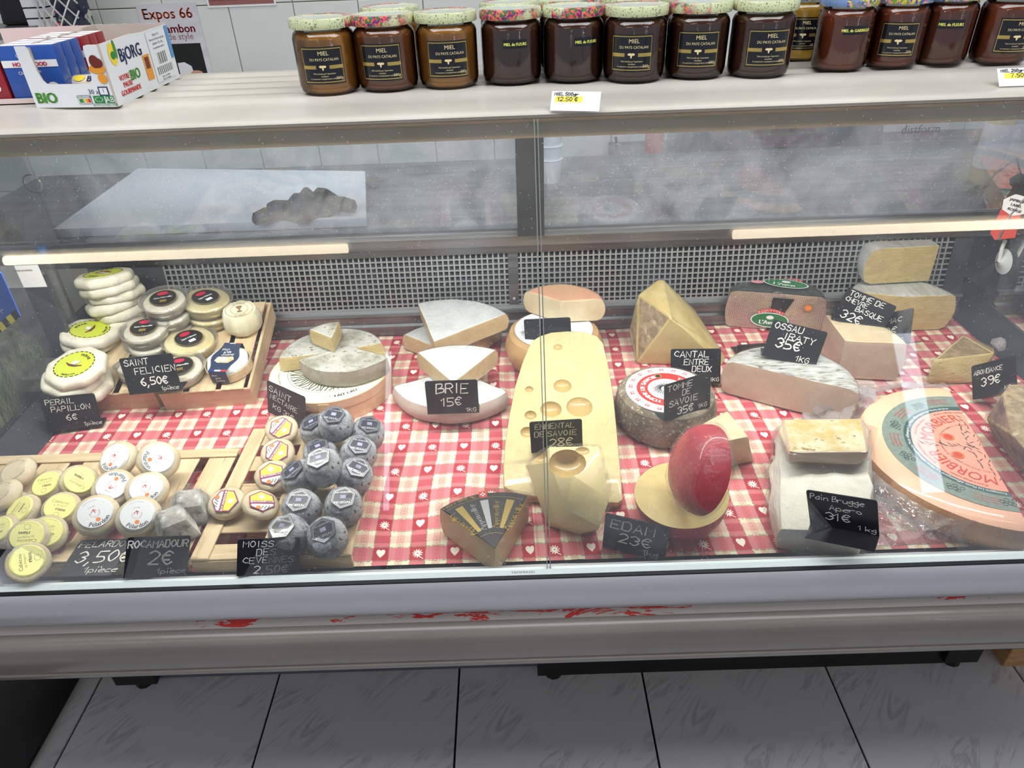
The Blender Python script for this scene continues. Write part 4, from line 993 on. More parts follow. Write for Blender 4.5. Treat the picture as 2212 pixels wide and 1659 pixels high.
# tomme de savoie wheel
t, r, _, _ = wheel('tomme_cheese', 'whole wheel with mouldy grey-brown rind and red-ringed white label', (1440, 843), None, None, .003, .070, [M_tomme_rind]*3, .087, None, seed=11, a0=0, a1=360, bulge=.004, edge=.012, amp=.002)
lab = part('label', MB().lathe([(0, 0), (.0725, 0), (.0725, -.002)], 48).lathe([(.0335, .0002), (.0530, .0002)], 48, 1), [M_label, M_inkred], t, loc=(0, 0, .0695))
mb = MB()
arc_text(mb, 'TOMME DE SAVOIE', .0385, 175, .0125, .0004, 0, sx=.9, bold=.0007); arc_text(mb, 'TOMME DE SAVOIE', .0385, -20, .0125, .0004, 0, sx=.9, bold=.0007)
mb.lathe([(0, .0006), (.0068, .0006)], 20, 3, Matrix.Translation((-.008, .0425, 0))); mb.lathe([(0, .0008), (.0044, .0008)], 16, 1, Matrix.Translation((-.008, .0425, 0)))
for k in range(18):
    a = R(k*20+8); Mx = Matrix.Translation((.063*math.cos(a), .063*math.sin(a), .0004)) @ Matrix.Rotation(a-R(90), 4, 'Z')
    mb.add([(-.004, -.003, 0), (.004, -.003, 0), (.004, .003, 0), (0, .005, 0), (-.004, .003, 0)], [(0, 1, 2, 3, 4)], 2, Mx)
    mb.box(-.0045, -.0006, .0001, .0045, .0006, .0003, 0, Mx); mb.box(-.0006, -.004, .0001, .0006, .005, .0003, 0, Mx)
arc_text(mb, 'AU LAIT CRU ENTIER', .0255, 190, .0050, .0004, 2, inward=True)
for k in range(16):
    a = R(40+k*13); mb.tube([(.010*math.cos(a), .010*math.sin(a), .0004), (.022*math.cos(a+.3), .018*math.sin(a+.3), .0004)], .0007, 4, 1)
part('lettering', mb, [M_label, M_ink, M_inkred, M_gold], lab)
# roquefort half in printed foil
M_foil = mat('dotted_pink_foil', (214, 184, 180), .27, c2=(222, 208, 172), sc=14, metal=.45, bump=1.0, bsc=45, bdist=1, coat=.4); nt = M_foil.node_tree; X.nt = nt
vo = nt.nodes.new('ShaderNodeTexVoronoi'); vo.inputs['Scale'].default_value = 260; vo.inputs['Randomness'].default_value = .15; nt.links.new(coords(nt), vo.inputs['Vector'])
b_ = nt.nodes['Principled BSDF']; src = b_.inputs['Base Color'].links[0].from_socket
nt.links.new(mixc(nt, X(vo.outputs['Distance']).lt(.26)*.8, src, s2l((70, 54, 54))), b_.inputs['Base Color'])
M_foilgrey = mat('charcoal_foil', (74, 78, 80), .35, c2=(92, 96, 98), sc=70, metal=.4, bump=.4, bsc=80)
c = P(1681, 634, .092); a_ = ang(P(1580, 626, .092), P(1783, 641, .092))
t = thing('roquefort_half', 'foil-wrapped half wheel with green oval labels and dotted pink side', 'cheese', (c.x, c.y, DZ+.003), R(a_))
me = sector_mesh('foil_wrapper', .100, .088, 0, 180, [M_foil, M_foilgrey, M_foil], seed=12, amp=.0016, edge=.012); part('foil_wrapper', me, None, t); part('plastic_wrap', wrap_mesh(me, .001, .002, 8), None, t)
def oval(mb, M, s=1.0, clip=None):
    pts = [(.050*s*math.cos(R(a)), .023*s*math.sin(R(a))) for a in range(0, 360, 12)]
    p2 = [(.047*s*math.cos(R(a)), .0205*s*math.sin(R(a))) for a in range(0, 360, 12)]
    if clip is not None: pts = [q for q in pts if q[0] < clip]; p2 = [q for q in p2 if q[0] < clip-.001]
    mb.add([(x, y, .0002) for x, y in pts], [tuple(range(len(pts)))], 0, M); mb.add([(x, y, .0004) for x, y in p2], [tuple(range(len(p2)))], 1, M)
    f = lambda x, y, z: tuple(M @ Vector((x, y, z)))
    put_text(mb, "L'Aven", -.003*s, -.013*s, .0175*s, 0, 0, .0006, fn=f, bold=.0008*s)
    mb.add([(x, y, .0006) for x, y in [(.010*s*math.cos(R(a)), .008*s+.006*s*math.sin(R(a))) for a in range(0, 360, 30)]], [tuple(range(12))], 0, M)
    rp = []
    for k in range(9): x = (-.034+.0085*k)*s; rp.append((x, (.0225-.0060*(x/s/.04)**2*2.2)*s))
    mb.add([(x, y+.003*s, .0007) for x, y in rp]+[(x, y+.0125*s, .0007) for x, y in rp], [(i, i+1, i+10, i+9) for i in range(8)], 2, M)
    for k, ch in enumerate('ROQUEFORT'):
        x = (-.030+.0075*k)*s; y = (.0225-.0060*(x/s/.04)**2*2.2+.0042)*s; put_text(mb, ch, x, y, .0088*s, -x*6/s*.05, 0, .0009, fn=f)
mb = MB(); oval(mb, Matrix.Translation((.018, .046, .0925)) @ Matrix.Rotation(R(-9), 4, 'Z'), .95)
mb.lathe([(0, .0003), (.0105, .0003)], 24, 3, Matrix.Translation((-.042, .045, .0925)) @ Matrix.Diagonal((1.3, .8, 1, 1)))
FV = Matrix.Translation((-.005, -.0035, .036)) @ Matrix.Rotation(R(90), 4, 'X')
mb.add([(-.006, -.036, 0), (.006, -.036, 0), (.040, .044, 0), (-.004, .044, 0)], [(0, 1, 2, 3)], 4, FV)
oval(mb, Matrix.Translation((-.008, -.0045, .026)) @ Matrix.Rotation(R(90), 4, 'X'), .80)
mb.lathe([(0, .0008), (.009, .0008)], 20, 5, Matrix.Translation((.066, -.0035, .062)) @ Matrix.Rotation(R(90), 4, 'X')); mb.lathe([(0, .001), (.006, .001)], 20, 6, Matrix.Translation((.066, -.0035, .062)) @ Matrix.Rotation(R(90), 4, 'X'))
part('printed_label', mb, [M_white, mat('bottle_green', (34, 112, 62), .35), mat('banner_red', (204, 52, 52), .4), mat('pink_sticker', (226, 150, 160), .5), M_black, M_gold, M_inkor], t, label='green oval brand labels with red banners')
# ossau, tomme de chevre, two pieces at the back right corner
t, r, _, _ = wheel('half_cheese', 'half wheel with frosty grey rind on top and beige cut face behind the pale block', (1706, 812), (1842, 842), (1572, 779), .003, .074, [M_grey_rind, mat('frosty_rind', (214, 216, 216), .7, c2=(170, 168, 160), sc=30, stretch=(1, 3, 1), c3=(110, 108, 100), sc3=60, lo3=.6, hi3=.68, bump=.5, bsc=120), M_pasteg], .118, None, seed=13, edge=.016, bulge=.002, wamp=.002)
wheel('quarter_cheese', 'beige quarter wheel with two cut faces carrying the 32 euro tag', (1826, 737), (1938, 742), (1776, 668), .003, .085, [M_orange_rind, M_pale, M_pasteg], .112, None, seed=14, wamp=.002)
CM = [M_bloom, mat('lined_white_rind', (226, 226, 222), .7, c2=(206, 204, 196), sc=16, stretch=(6, 1, 1), bump=.3, bsc=120), M_paste2]
wheel('half_cheese', 'yellow half wheel with white lined rind at the back corner under another piece', (1958, 641), (2068, 637), (1846, 630), .003, .085, CM, .108, None, seed=15, bulge=.006, edge=.014)
wheel('quarter_cheese', 'yellow quarter wheel standing on top of the half wheel in the back corner', (2030, 530), (2032, 499), (1868, 534), .090, .085, CM, .150, None, seed=16, a0=92, a1=183, bulge=.004, edge=.02, tilt=(0, 0))
# abondance wedge
o0 = P(2070, 780, 0); t = thing('abondance_wedge', 'small wedge with brown netted rind lying by the dark end wall', 'cheese', (o0.x, o0.y, DZ+.003))
def q_(u, v, h): p = P(u, v, h); return (p.x-o0.x, p.y-o0.y, h-.003)
me = hull([q_(2080, 724, .062), q_(2014, 780, .056), q_(2148, 764, .056), q_(2146, 752, .05), q_(2000, 830, .004), q_(2098, 828, .004), q_(2138, 790, .004), q_(2078, 740, .004)], lambda n, c: 1 if n.z > .5 else 0, .003, 2, .001, 4)
me.materials.append(M_paste2); me.materials.append(mat('netted_brown_rind', (168, 144, 104), .8, c2=(140, 116, 80), sc=60, bump=.7, bsc=160)); part('cheese', me, None, t); part('plastic_wrap', wrap_mesh(me, .001, .0025, 5), None, t)
part('film_knot', jitter(MB().lathe([(0, 0), (.012, .004), (.015, .012), (.009, .022), (0, .026)], 14).mesh('k', MATS['film_soft']), .004, 60, 2), None, t, loc=q_(2146, 752, .05), rot=(0, R(40), 0))
# comte piece
o0 = P(2215, 960, 0); t = thing('comte_piece', 'brown-rinded wrapped piece with printed side, cut by the photo edge beside the pink half wheel', 'cheese', (o0.x, o0.y, DZ+.003))
def q_(u, v, h): p = P(u, v, h); return (p.x-o0.x, p.y-o0.y, h-.003)
me = hull([q_(2166, 850, .095), q_(2180, 830, .095), q_(2270, 828, .095), q_(2300, 960, .095), q_(2232, 990, .088), q_(2188, 940, .090), q_(2130, 905, .045), q_(2140, 935, .004), q_(2205, 1020, .004), q_(2330, 1010, .004), q_(2200, 880, .004)], lambda n, c: 0 if n.z > .6 else 1, .004, 2, .0015, 6)
me.materials.append(M_cantalrind); me.materials.append(mat('printed_rind', (150, 124, 110), .6, c2=(96, 70, 80), sc=30, bump=.4, bsc=80)); part('cheese', me, None, t); part('plastic_wrap', wrap_mesh(me, .0012, .003, 6), None, t)
a1_, b1_ = Vector(q_(2150, 935, .035)), Vector(q_(2215, 1010, .035)); ex = (b1_-a1_).normalized(); ez = (Vector(q_(2188, 940, .090))-a1_); ez = (ez-ex*ez.dot(ex)).normalized(); nn = ez.cross(ex)*-1
if nn.y > 0: nn = -nn
mb = MB(); f = lambda x, y, z: tuple(a1_+ex*x+ez*y+nn*.010)
put_text(mb, 'COMTÉ', .045, .012, .020, 0, 0, 0, fn=f, bold=.001)
part('lettering', mb, M_ink, t)
# morbier half wheel
HM = .056
rim = [P(u, v, HM) for u, v in ((1891, 913), (1905, 974), (1989, 1052), (2122, 1113), (2048, 1086))]
A = np.array([[2*p.x, 2*p.y, 1] for p in rim]); bb = np.array([p.x**2+p.y**2 for p in rim]); sol = np.linalg.lstsq(A, bb, rcond=None)[0]
e1 = P(2044, 833, HM); e2 = P(2194, 1088, HM); dv = (e2-e1).normalized()
dq = Vector((dv.x, dv.y)); E1 = Vector((e1.x, e1.y))
ts = [((Vector((p.x, p.y))-E1).length_squared)/(2*(Vector((p.x, p.y))-E1).dot(dq)) for p in rim[1:]]
rr_ = .183; pc = Vector((E1.x+dq.x*rr_, E1.y+dq.y*rr_, 0))
a1 = math.degrees(math.atan2(e1.y-pc.y, e1.x-pc.x)); 
t = thing('morbier_half', 'large pink-topped half wheel with grey-green printed ring label in an open bag', 'cheese', (pc.x, pc.y, DZ+.004))
t.rotation_euler = (0, 0, R(a1))
me = sector_mesh('cheese', rr_, HM-.004, 0, 180, [mat('morbier_side', (206, 158, 112), .5, c2=(190, 138, 92), sc=8, bump=.25, bsc=240, coat=.3), mat('morbier_top', (236, 176, 150), .42, c2=(238, 190, 160), sc=7, coat=.4), mat('morbier_cut', (236, 216, 170), .4)], n=64, seed=17, bulge=.003, edge=.014, amp=.0006)
part('cheese', me, None, t); k_ = rr_/.2
def ringm(mb, r0, r1, z, m, a0=0, a1=180): mb.lathe([(r0, z), (r1, z)], 60, m, a0=a0, a1=a1)
mb = MB(); ringm(mb, .001, .113*k_, 0, 0); ringm(mb, .113*k_, .125*k_, .0001, 1); ringm(mb, .125*k_, .160*k_, 0, 2)
lab = part('label', mb, [mat('coral_label', (232, 150, 132), .45), mat('dark_teal', (54, 84, 84), .45), mat('grey_green', (122, 138, 130), .45, c2=(112, 126, 120), sc=120)], t, loc=(0, 0, HM-.0034))
mb = MB()
for md in (138, 46): arc_text(mb, 'MORBIER', .078*k_, md, .030*k_, .0004, 0, sx=.82, inward=False)
for md in (30, 62, 94, 126, 158): arc_text(mb, 'Fromagerie Les Monts de Joux', .1165*k_, md, .0075*k_, .0005, 1, sx=.85)
for md in (14, 50, 88, 126, 164):
    for q in range(3): arc_text(mb, 'morbier au lait cru', (.134+.006*q)*k_, md, .005*k_, .0005, 2)
for md in (32, 69, 107, 145, 176):
    for q in range(6):
        a = R(md+q*1.6-4); rq = (.140+.006*math.sin(q*2.2))*k_
        mb.lathe([(.003*k_, 0), (.0042*k_, 0)], 10, 3, Matrix.Translation((rq*math.cos(a), rq*math.sin(a), .0004)))
for md in (150, 105, 60, 15):
    arc_text(mb, '60 jours d affinage minimum', .104*k_, md, .0062*k_, .0004, 4, sx=.8)
    arc_text(mb, 'au lait cru - 29 % de matière grasse', .066*k_, md, .0050*k_, .0004, 4, sx=.8)
for md in (118, 62): 
    Mx = Matrix.Translation((.055*k_*math.cos(R(md)), .055*k_*math.sin(R(md)), .0004)); mb.lathe([(0, 0), (.010*k_, 0)], 20, 0, Mx); mb.lathe([(.0075*k_, .0002), (.009*k_, .0002)], 20, 5, Mx)
random.seed(9)
for (xa, ya, xb, yb) in ((-.10, .006, .10, .006), (0, .012, 0, .10), (-.06, .02, .06, .02)):
    n = 18
    for q in range(n):
        tt = q/(n-1); x = (xa+(xb-xa)*tt)*k_; y = (ya+(yb-ya)*tt)*k_; a = random.uniform(-.6, .6)+(math.pi/2 if xa == xb else 0)
        s = random.choice((-1, 1)); l = .012*k_
        pts = [(0, 0), (l*.5, s*l*.3), (l, s*l*.45), (l*.55, s*l*.12)]
        ca, sa = math.cos(a), math.sin(a)
        if math.hypot(x, y) < .10*k_: mb.add([(x+p[0]*ca-p[1]*sa, max(y+p[0]*sa+p[1]*ca, .001), .0004) for p in pts], [(0, 1, 2, 3)], 3)
part('lettering', mb, [mat('rust_ink', (186, 62, 46), .5), M_label, M_inkred, mat('deep_green_ink', (56, 78, 74), .5), mat('umber_ink', (96, 58, 50), .5), M_inkor], lab)
# open bag: crumpled film skirt around the half wheel
def skirt(a, s):
    th = R(-6+192*a); n = noise.noise(Vector((a*14, s*4, 2))); n2 = noise.noise(Vector((a*40, s*7, 5)))
    r = rr_+.012+.075*s*(1+.5*n)+.006*n2; z = max(.002, (HM-.008)*(1-s)**1.6*(1+.15*n2)+.006*n2*s+.012*abs(n)*s)
    x, y = r*math.cos(th), r*math.sin(th)
    y = max(y, -.03)
    yw = Matrix.Rotation(R(a1), 2) @ Vector((x, y))
    yy = pc.y+yw.y
    if yy < .722: z = z
    return (x, y, z)
skm = MB().grid(150, 16, skirt).mesh('plastic_bag', MATS['film_soft'])
for v in skm.vertices:                               # keep the bag inside the case
    w = Matrix.Rotation(R(a1), 2) @ Vector((v.co.x, v.co.y)); wx, wy = pc.x+w.x, pc.y+w.y
    wy = max(wy, .716); wx = min(wx, .975)
    l = Matrix.Rotation(R(-a1), 2) @ Vector((wx-pc.x, wy-pc.y)); v.co.x, v.co.y = l.x, l.y
skm.polygons.foreach_set('use_smooth', [True]*len(skm.polygons)); part('plastic_bag', skm, None, t)
q = P(1868, 878, .03); tl = MB().tube([(0, 0, .03), (-.02, .012, .035), (-.045, .02, .03), (-.07, .03, .02), (-.085, .036, .01)], [.034, .02, .024, .03, .012], 14).mesh('bag_tail', MATS['film_soft'])
bmq = bmesh.new(); bmq.from_mesh(tl); bmesh.ops.subdivide_edges(bmq, edges=bmq.edges, cuts=2, use_grid_fill=True); bmq.to_mesh(tl); bmq.free(); jitter(tl, .012, 45, 3)
o_ = part('bag_tail', tl, None, t); loc = Matrix.Rotation(R(-a1), 3, 'Z') @ (Vector((q.x, q.y, DZ))-Vector((pc.x, pc.y, DZ))); o_.location = (loc.x, loc.y, 0); o_.rotation_euler = (0, 0, R(-a1))
# edam: half ball lying cut face up, another half standing on it
c = P(1476, 1062, .058)
t = thing('edam_half', 'red-waxed half ball lying with its yellow cut face up', 'cheese', (c.x, c.y, DZ+.002)); t.rotation_euler = (R(3), R(-4), 0)
re = .069
pr = [(0, 0), (.030, .001), (.045, .006), (.056, .015), (.064, .028), (.068, .043), (.069, .055)]
me = MB().lathe(pr+[(0, .0551)], 48, [0]*6+[1]).mesh('cheese', [M_redwax, M_edam]); clean(me, 40, 0); part('cheese', me, None, t); part('plastic_wrap', wrap_mesh(me, .0008, .002, 4), None, t)
c = P(1502, 1026, .112)
t = thing('edam_half', 'red-waxed half ball standing on edge on top of the yellow cut face', 'cheese', (c.x, c.y, DZ+.112))
pr = [(0, 0), (.030, -.0015), (.048, -.010), (.058, -.022), (.0635, -.036), (.0655, -.048)]
me = MB().lathe([(0, -.0485), (.0655, -.0485)]+[(a, b) for a, b in reversed(pr)], 48, [1]+[0]*6).mesh('cheese', [M_redwax, M_edam]); clean(me, 40); jitter(me, .0015, 30, 2)
for v in me.vertices: v.co.z = (v.co.z+.0485)*.74-.012
me.transform(Vector((-.93, -.12, .34)).to_track_quat('Z', 'Y').to_matrix().to_4x4())
mn = min(v.co.z for v in me.vertices); me.transform(Matrix.Translation((0, 0, (.058-.112)-mn+.001))); part('cheese', me, None, t); part('plastic_wrap', wrap_mesh(me, .001, .003, 9), None, t)
# pale wrapped block behind the edam
o0 = P(1570, 975, 0); t = thing('cheese_block', 'pale cream block in cling film behind the red half balls', 'cheese', (o0.x, o0.y, DZ+.003))
def q_(u, v, h): p = P(u, v, h); return (p.x-o0.x, p.y-o0.y, h-.003)
me = hull([q_(1571, 887, .075), q_(1506, 920, .075), q_(1542, 958, .075), q_(1617, 943, .075), q_(1508, 985, .003), q_(1566, 1010, .003), q_(1629, 998, .003), q_(1590, 935, .003)], None, .004, 2, .001, 9); me.materials.append(M_pale)
part('cheese', me, None, t); part('plastic_wrap', wrap_mesh(me, .001, .0025, 11), None, t)
# appenzeller wedge
c = P(1069, 1183, .058); p1, p2 = P(943, 1090, .058), P(1136, 1073, .058); r = ((p1-c).length+(p2-c).length)/2; a0, a1w = ang(c, p2), ang(c, p1)
t = thing('appenzeller_wedge', 'film-wrapped wedge with black and gold printed top, point towards the glass', 'cheese', (c.x, c.y, DZ+.003))
me = sector_mesh('cheese', r, .052, a0, a1w, [M_tomme_rind, M_black, mat('wedge_paste', (222, 198, 156), .45, c2=(200, 168, 122), sc=9, coat=.4)], seed=21, edge=.004)
part('cheese', me, None, t)
mid = (a0+a1w)/2; Rm_ = Matrix.Rotation(R(mid-90), 4, 'Z')
mb = MB(); mb.lathe([(.002, 0), (r-.004, 0)], 30, 0, a0=a0+1, a1=a1w-1)
for rr2 in (.030, .105, .122, .128): mb.lathe([(rr2, .0003), (rr2+.0006, .0003)], 30, 1, a0=a0+1, a1=a1w-1)
for k, (m_) in ((-23, 1), (0, 2), (23, 1)):
    M_ = Rm_ @ Matrix.Rotation(R(-k), 4, 'Z'); mb.add([(-.0028, .040, .0004), (.0028, .040, .0004), (.0062, .100, .0004), (-.0062, .100, .0004)], [(0, 1, 2, 3)], m_, M_)
for k, m_ in ((-34, 1), (-11.5, 2), (11.5, 1), (34, 1)):
    f = lambda x, y, z, k=k: tuple(Rm_ @ Matrix.Rotation(R(-k), 4, 'Z') @ Vector((x, y, z))); put_text(mb, 'Appenzeller', .003, .068, .0125, R(90), m_, .0004, sx=.95, fn=f, bold=.0003)
arc_text(mb, 'Extra würzig', .109, mid+20, .0105, .0004, 1, bold=.0003)
f = lambda x, y, z: tuple(Rm_ @ Vector((x, y, z)))
mb.add([f(x, y, .0005) for x, y in ((-.006, .106), (.006, .106), (.006, .119), (-.006, .119))], [(0, 1, 2, 3)], 3)
mb.add([f(x, y, .0007) for x, y in ((-.001, .108), (.001, .108), (.001, .117), (-.001, .117))], [(0, 1, 2, 3)], 4); mb.add([f(x, y, .0007) for x, y in ((-.004, .1115), (.004, .1115), (.004, .1137), (-.004, .1137))], [(0, 1, 2, 3)], 4)
part('printed_label', mb, [mat('wedge_black', (30, 30, 34), .4), M_gold, M_silver, M_inkred, M_white], t, loc=(0, 0, .0529), label='black label with gold and silver lettering')
part('plastic_wrap', wrap_mesh(me, .0016, .004, 13), None, t)
# paper parcel and the mustard-rinded block on it
o0 = P(1770, 1080, 0); t = thing('paper_parcel', 'plump parcel in crumpled white paper and film behind the tag at 31 euros', 'parcel', (o0.x, o0.y, DZ+.003))
def q_(u, v, h): p = P(u, v, h); return (p.x-o0.x, p.y-o0.y, h-.003)
me = hull([q_(1684, 930, .062), q_(1880, 930, .062), q_(1880, 1080, .062), q_(1856, 1160, .052), q_(1690, 1140, .052), q_(1664, 1010, .03), q_(1662, 1100, .02), q_(1674, 1180, .003), q_(1760, 1196, .004), q_(1855, 1207, .003), q_(1886, 1120, .02), q_(1884, 990, .02), q_(1680, 930, .003), q_(1880, 930, .003)], None, .010, 5, .006, 14)
me.materials.append(mat('crumpled_white_paper', (240, 238, 230), .5, c2=(232, 228, 214), sc=6, bump=.7, bsc=16, bdist=2, sss=.1)); part('paper_wrapper', me, None, t); part('plastic_wrap', wrap_mesh(me, .002, .005, 14), None, t)
o0 = P(1785, 955, .065); t = thing('cheese_block', 'mustard-rinded block in cling film resting on the white paper parcel', 'cheese', (o0.x, o0.y, DZ+.066)); t.rotation_euler = (R(-4), 0, 0)
def q_(u, v, h): p = P(u, v, h+.065); return (p.x-o0.x, p.y-o0.y, h)
me = hull([q_(1692, 905, .026), q_(1864, 904, .026), q_(1880, 935, .024), q_(1876, 985, .024), q_(1702, 984, .026), q_(1681, 935, .022), q_(1703, 1003, .002), q_(1852, 1011, .002), q_(1870, 996, .002), q_(1690, 925, .002), q_(1868, 925, .002)], lambda n, c: 1 if n.z > .6 else 0, .003, 3, .0012, 15)
me.materials.append(M_pasteg); me.materials.append(mat('mustard_rind', (210, 186, 120), .7, c2=(232, 222, 190), sc=26, c3=(150, 120, 60), sc3=60, lo3=.6, hi3=.7, bump=.6, bsc=90)); part('cheese', me, None, t); part('plastic_wrap', wrap_mesh(me, .0012, .003, 16), None, t)

# ------------------------------------------------------------------ blackboard price tags
def rsolve(F, x, n=40):
    x = np.array(x, float)
    for _ in range(n):
        f0 = F(x); J = np.array([(F(x+np.eye(len(x))[i]*1e-5)-f0)/1e-5 for i in range(len(x))]).T
        st = np.linalg.lstsq(J, -f0, rcond=None)[0]; m = np.abs(st).max(); x = x+st*min(1, .15/max(m, 1e-9))
    return x, float(np.abs(F(x)).max())
CAMP = Vector((0, 0, CAMZ))
def price_tag(lb, TL, TR, BL, hb, lines, asp=.72, yb=None, foot=-1, W0=.095, lean=None):
    asps = (asp,) if lean is None else tuple(.46+.04*k for k in range(12))
    """corners seen in the photo, height hb of the lower left corner above the deck"""
    b = PY(BL[0], BL[1], yb) if yb else P(BL[0], BL[1], hb); d1, d2 = ray(*TL), ray(*TR)
    tb = (b-CAMP).dot(fw)
    best = None
    def F(x, asp):
        A = CAMP+d1*x[0]; B = CAMP+d2*x[1]; w = x[2]
        return np.array([((A-b).length-asp*w)*10, ((B-A).length-w)*10, (A-b).normalized().dot((B-A).normalized())])
    for dt, dr, asp_ in [(a_, b_, c_) for a_ in ((.0, .03, .05, -.02, .08) if lean is None else (0, .04)) for b_ in (0, .03, -.03) for c_ in asps]:
        for _ in (0,):
            x, e = rsolve(lambda q: F(q, asp_), (tb+dt, tb+dt+dr, W0), 25)
            if x[2] < .05 or x[2] > .16 or e > 1e-4: continue
            A = CAMP+d1*x[0]; B = CAMP+d2*x[1]; yv = (A-b).normalized(); xv = (B-A).normalized(); n = xv.cross(yv)
            sc = abs(x[2]-W0)*(20 if lean is None else 8)+abs(n.z-(.3 if lean is None else lean))*(1 if lean is None else 3)+(abs(n.x)*2 if lean is not None else 0)+(2 if n.y > 0 else 0)+(1 if A.z < b.z else 0)
            if best is None or sc < best[0]: best = (sc, A, B, x[2], asp_)
    if best is None:
        print('TAG FAIL', lb); A = b+Vector((0, .02, .065)); B = A+Vector((W0, 0, 0)); w = W0
    else: _, A, B, w, asp = best
    xv = (B-A).normalized(); yv = (A-b).normalized(); nv = xv.cross(yv).normalized(); h = asp*w
    t = thing('price_tag', lb, 'price tag', (0, 0, 0), 0, 'blackboard price tags')
    t.matrix_world = Matrix(((xv.x, yv.x, nv.x, b.x), (xv.y, yv.y, nv.y, b.y), (xv.z, yv.z, nv.z, b.z), (0, 0, 0, 1)))
    r = .004; o = [(0, 0), (w, 0)]
    for cx, cy, s in ((w-r, h-r, 0), (r, h-r, 90)):
        for k in range(4): a = R(s+k*30); o.append((cx+r*math.cos(a), cy+r*math.sin(a)))
    me = MB().prism(o, -.0012, 0, 0).mesh('plate', M_tag); part('plate', me, None, t)
    # the folded foot lies level behind (or before) the plate
    dn = Vector((nv.x, nv.y, 0)).normalized()*(foot*-1 if foot < 0 else 1)
    hd = Vector((nv.x, nv.y, 0)).normalized(); hd = -hd if foot < 0 else hd
    L3 = t.matrix_world.to_3x3().inverted()
    v = L3 @ (hd*.028+Vector((0, 0, -.004 if foot > 0 else .0)))
    mb = MB(); mb.add([(0, 0, 0), (w, 0, 0), (w+v.x-.001, v.y, v.z), (v.x+.001, v.y, v.z), (0, -.001, -.0012), (w, -.001, -.0012), (w+v.x, v.y-.001, v.z-.0012), (v.x, v.y-.001, v.z-.0012)], [(0, 1, 2, 3), (7, 6, 5, 4), (0, 4, 5, 1), (1, 5, 6, 2), (2, 6, 7, 3), (3, 7, 4, 0)])
    part('foot', mb, M_tag, t)
    if lines:
        mb = MB()
        for i, (s, x, y, sz, *rest) in enumerate(lines):
            sx = rest[0] if rest else 1.0; rot = rest[1] if len(rest) > 1 else 0
            chalk(mb, s, x*w, y*h, sz*h, rot=rot, z=.0004, seed=i, sx=sx, w=max(.0008, sz*h*(rest[2] if len(rest) > 2 else .11)))
        part('lettering', mb, M_chalk, t)
    return t
price_tag('black tag reading PERAIL PAPILLON 6€ at the tray front', (84, 861), (203, 849), (106, 932), .014, [('PERAIL', .08, .78, .15), ('PAPILLON', .15, .56, .15), ('6€', .38, .28, .17), ('1pièce', .68, .07, .11, .9)])
price_tag('black tag reading SAINT FELICIEN 6,50€ standing on the tray', (256, 775), (371, 763), (280, 853), .066, [('SAINT', .07, .78, .16), ('FELICIEN', .22, .53, .17), ('6,50€', .28, .22, .20, .9, 0, .15), ('1pièce', .64, .04, .11, .9)])
price_tag('black tag reading SAINT NECTAIRE KG 31€ leaning on the round box', (576, 821), (659, 858), (579, 890), .022, [('SAINT', .05, .72, .17, 1.2, -.1), ('NECTAIRE', .08, .50, .15, 1.0, -.12), ('KG 31€', .14, .22, .15, 1.2, -.15)], W0=.088)
price_tag('black tag reading BRIE 15€ in front of the white-bloomed wedges', (917, 824), (1031, 820), (924, 895), .048, [('BRIE', .20, .62, .28, 1.0), ('15€', .30, .25, .24), ('1KG', .76, .05, .12)])
price_tag('blank black tag leaning on the orange-rinded wheel', (1131, 690), (1232, 685), (1136, 762), .055, [])
price_tag('black tag reading EMMENTAL DE SAVOIE 28€ on the long slab', (1143, 912), (1257, 905), (1148, 979), .050, [('EMMENTAL', .10, .76, .16, .95), ('DE SAVOIE', .08, .52, .16, 1.0), ('28€', .36, .18, .25), ('1KG', .80, .04, .12)])
price_tag('black tag reading CANTAL ENTRE DEUX before the tall block', (1449, 754), (1558, 753), (1448, 828), .010, [('CANTAL', .07, .76, .17, 1.1), ('ENTRE', .27, .54, .16), ('DEUX', .43, .34, .16), ('1KG', .80, .06, .11)])
price_tag('black tag reading TOMME DE SAVOIE 35€ standing on the red-ringed label', (1435, 832), (1536, 802), (1435, 910), .073, [('TOMME', .07, .78, .15, 1.15), ('DE', .38, .57, .15), ('SAVOIE', .10, .34, .16, 1.1), ('35€', .28, .07, .19, 1, 0, .14), ('1KG', .74, .07, .12)], W0=.09)
price_tag('black tag reading OSSAU IRATY 35€ on the frosty grey half wheel', (1671, 690), (1789, 718), (1645, 767), .086, [('OSSAU', .06, .80, .16, 1.05, 0, .13), ('IRATY', .28, .58, .16, 1.25, 0, .13), ('35€', .18, .32, .25, 1, 0, .13), ('1KG', .62, .07, .15)])
price_tag('black tag reading TOMME DE CHEVRE BASQUE 32€ on the beige quarter wheel', (1833, 619), (1938, 662), (1796, 688), .092, [('TOMME DE', .08, .80, .14, 1.1), ('CHEVRE', .06, .62, .13, .95), ('BASQUE', .33, .45, .14, 1.05), ('32€', .12, .14, .23), ('1KG', .62, .07, .12)])
price_tag('black tag reading MAC at 0€, half hidden behind the 32 euro tag', (1868, 686), (1974, 665), (1858, 757), .018, [('MAC', .50, .66, .15, 1.1), ('0€', .48, .34, .20), ('1KG', .68, .07, .12)], W0=.1)
price_tag('black tag reading ABONDANCE 39€ in the shade by the end wall', (2098, 791), (2193, 767), (2101, 862), .012, [('ABONDANCE', .06, .68, .13, .9), ('39€', .22, .32, .24), ('KG', .74, .08, .12)])
price_tag('black tag reading Pain Brugge Apero 31€ lying on the white parcel', (1741, 1058), (1895, 1082), (1750, 1131), .064, [('Pain Brugge', .05, .78, .15, .80), ('Apero', .32, .54, .15, 1.0), ('31€', .25, .24, .21, 1.1), ('1 kg', .72, .08, .13)], foot=1, W0=.105)
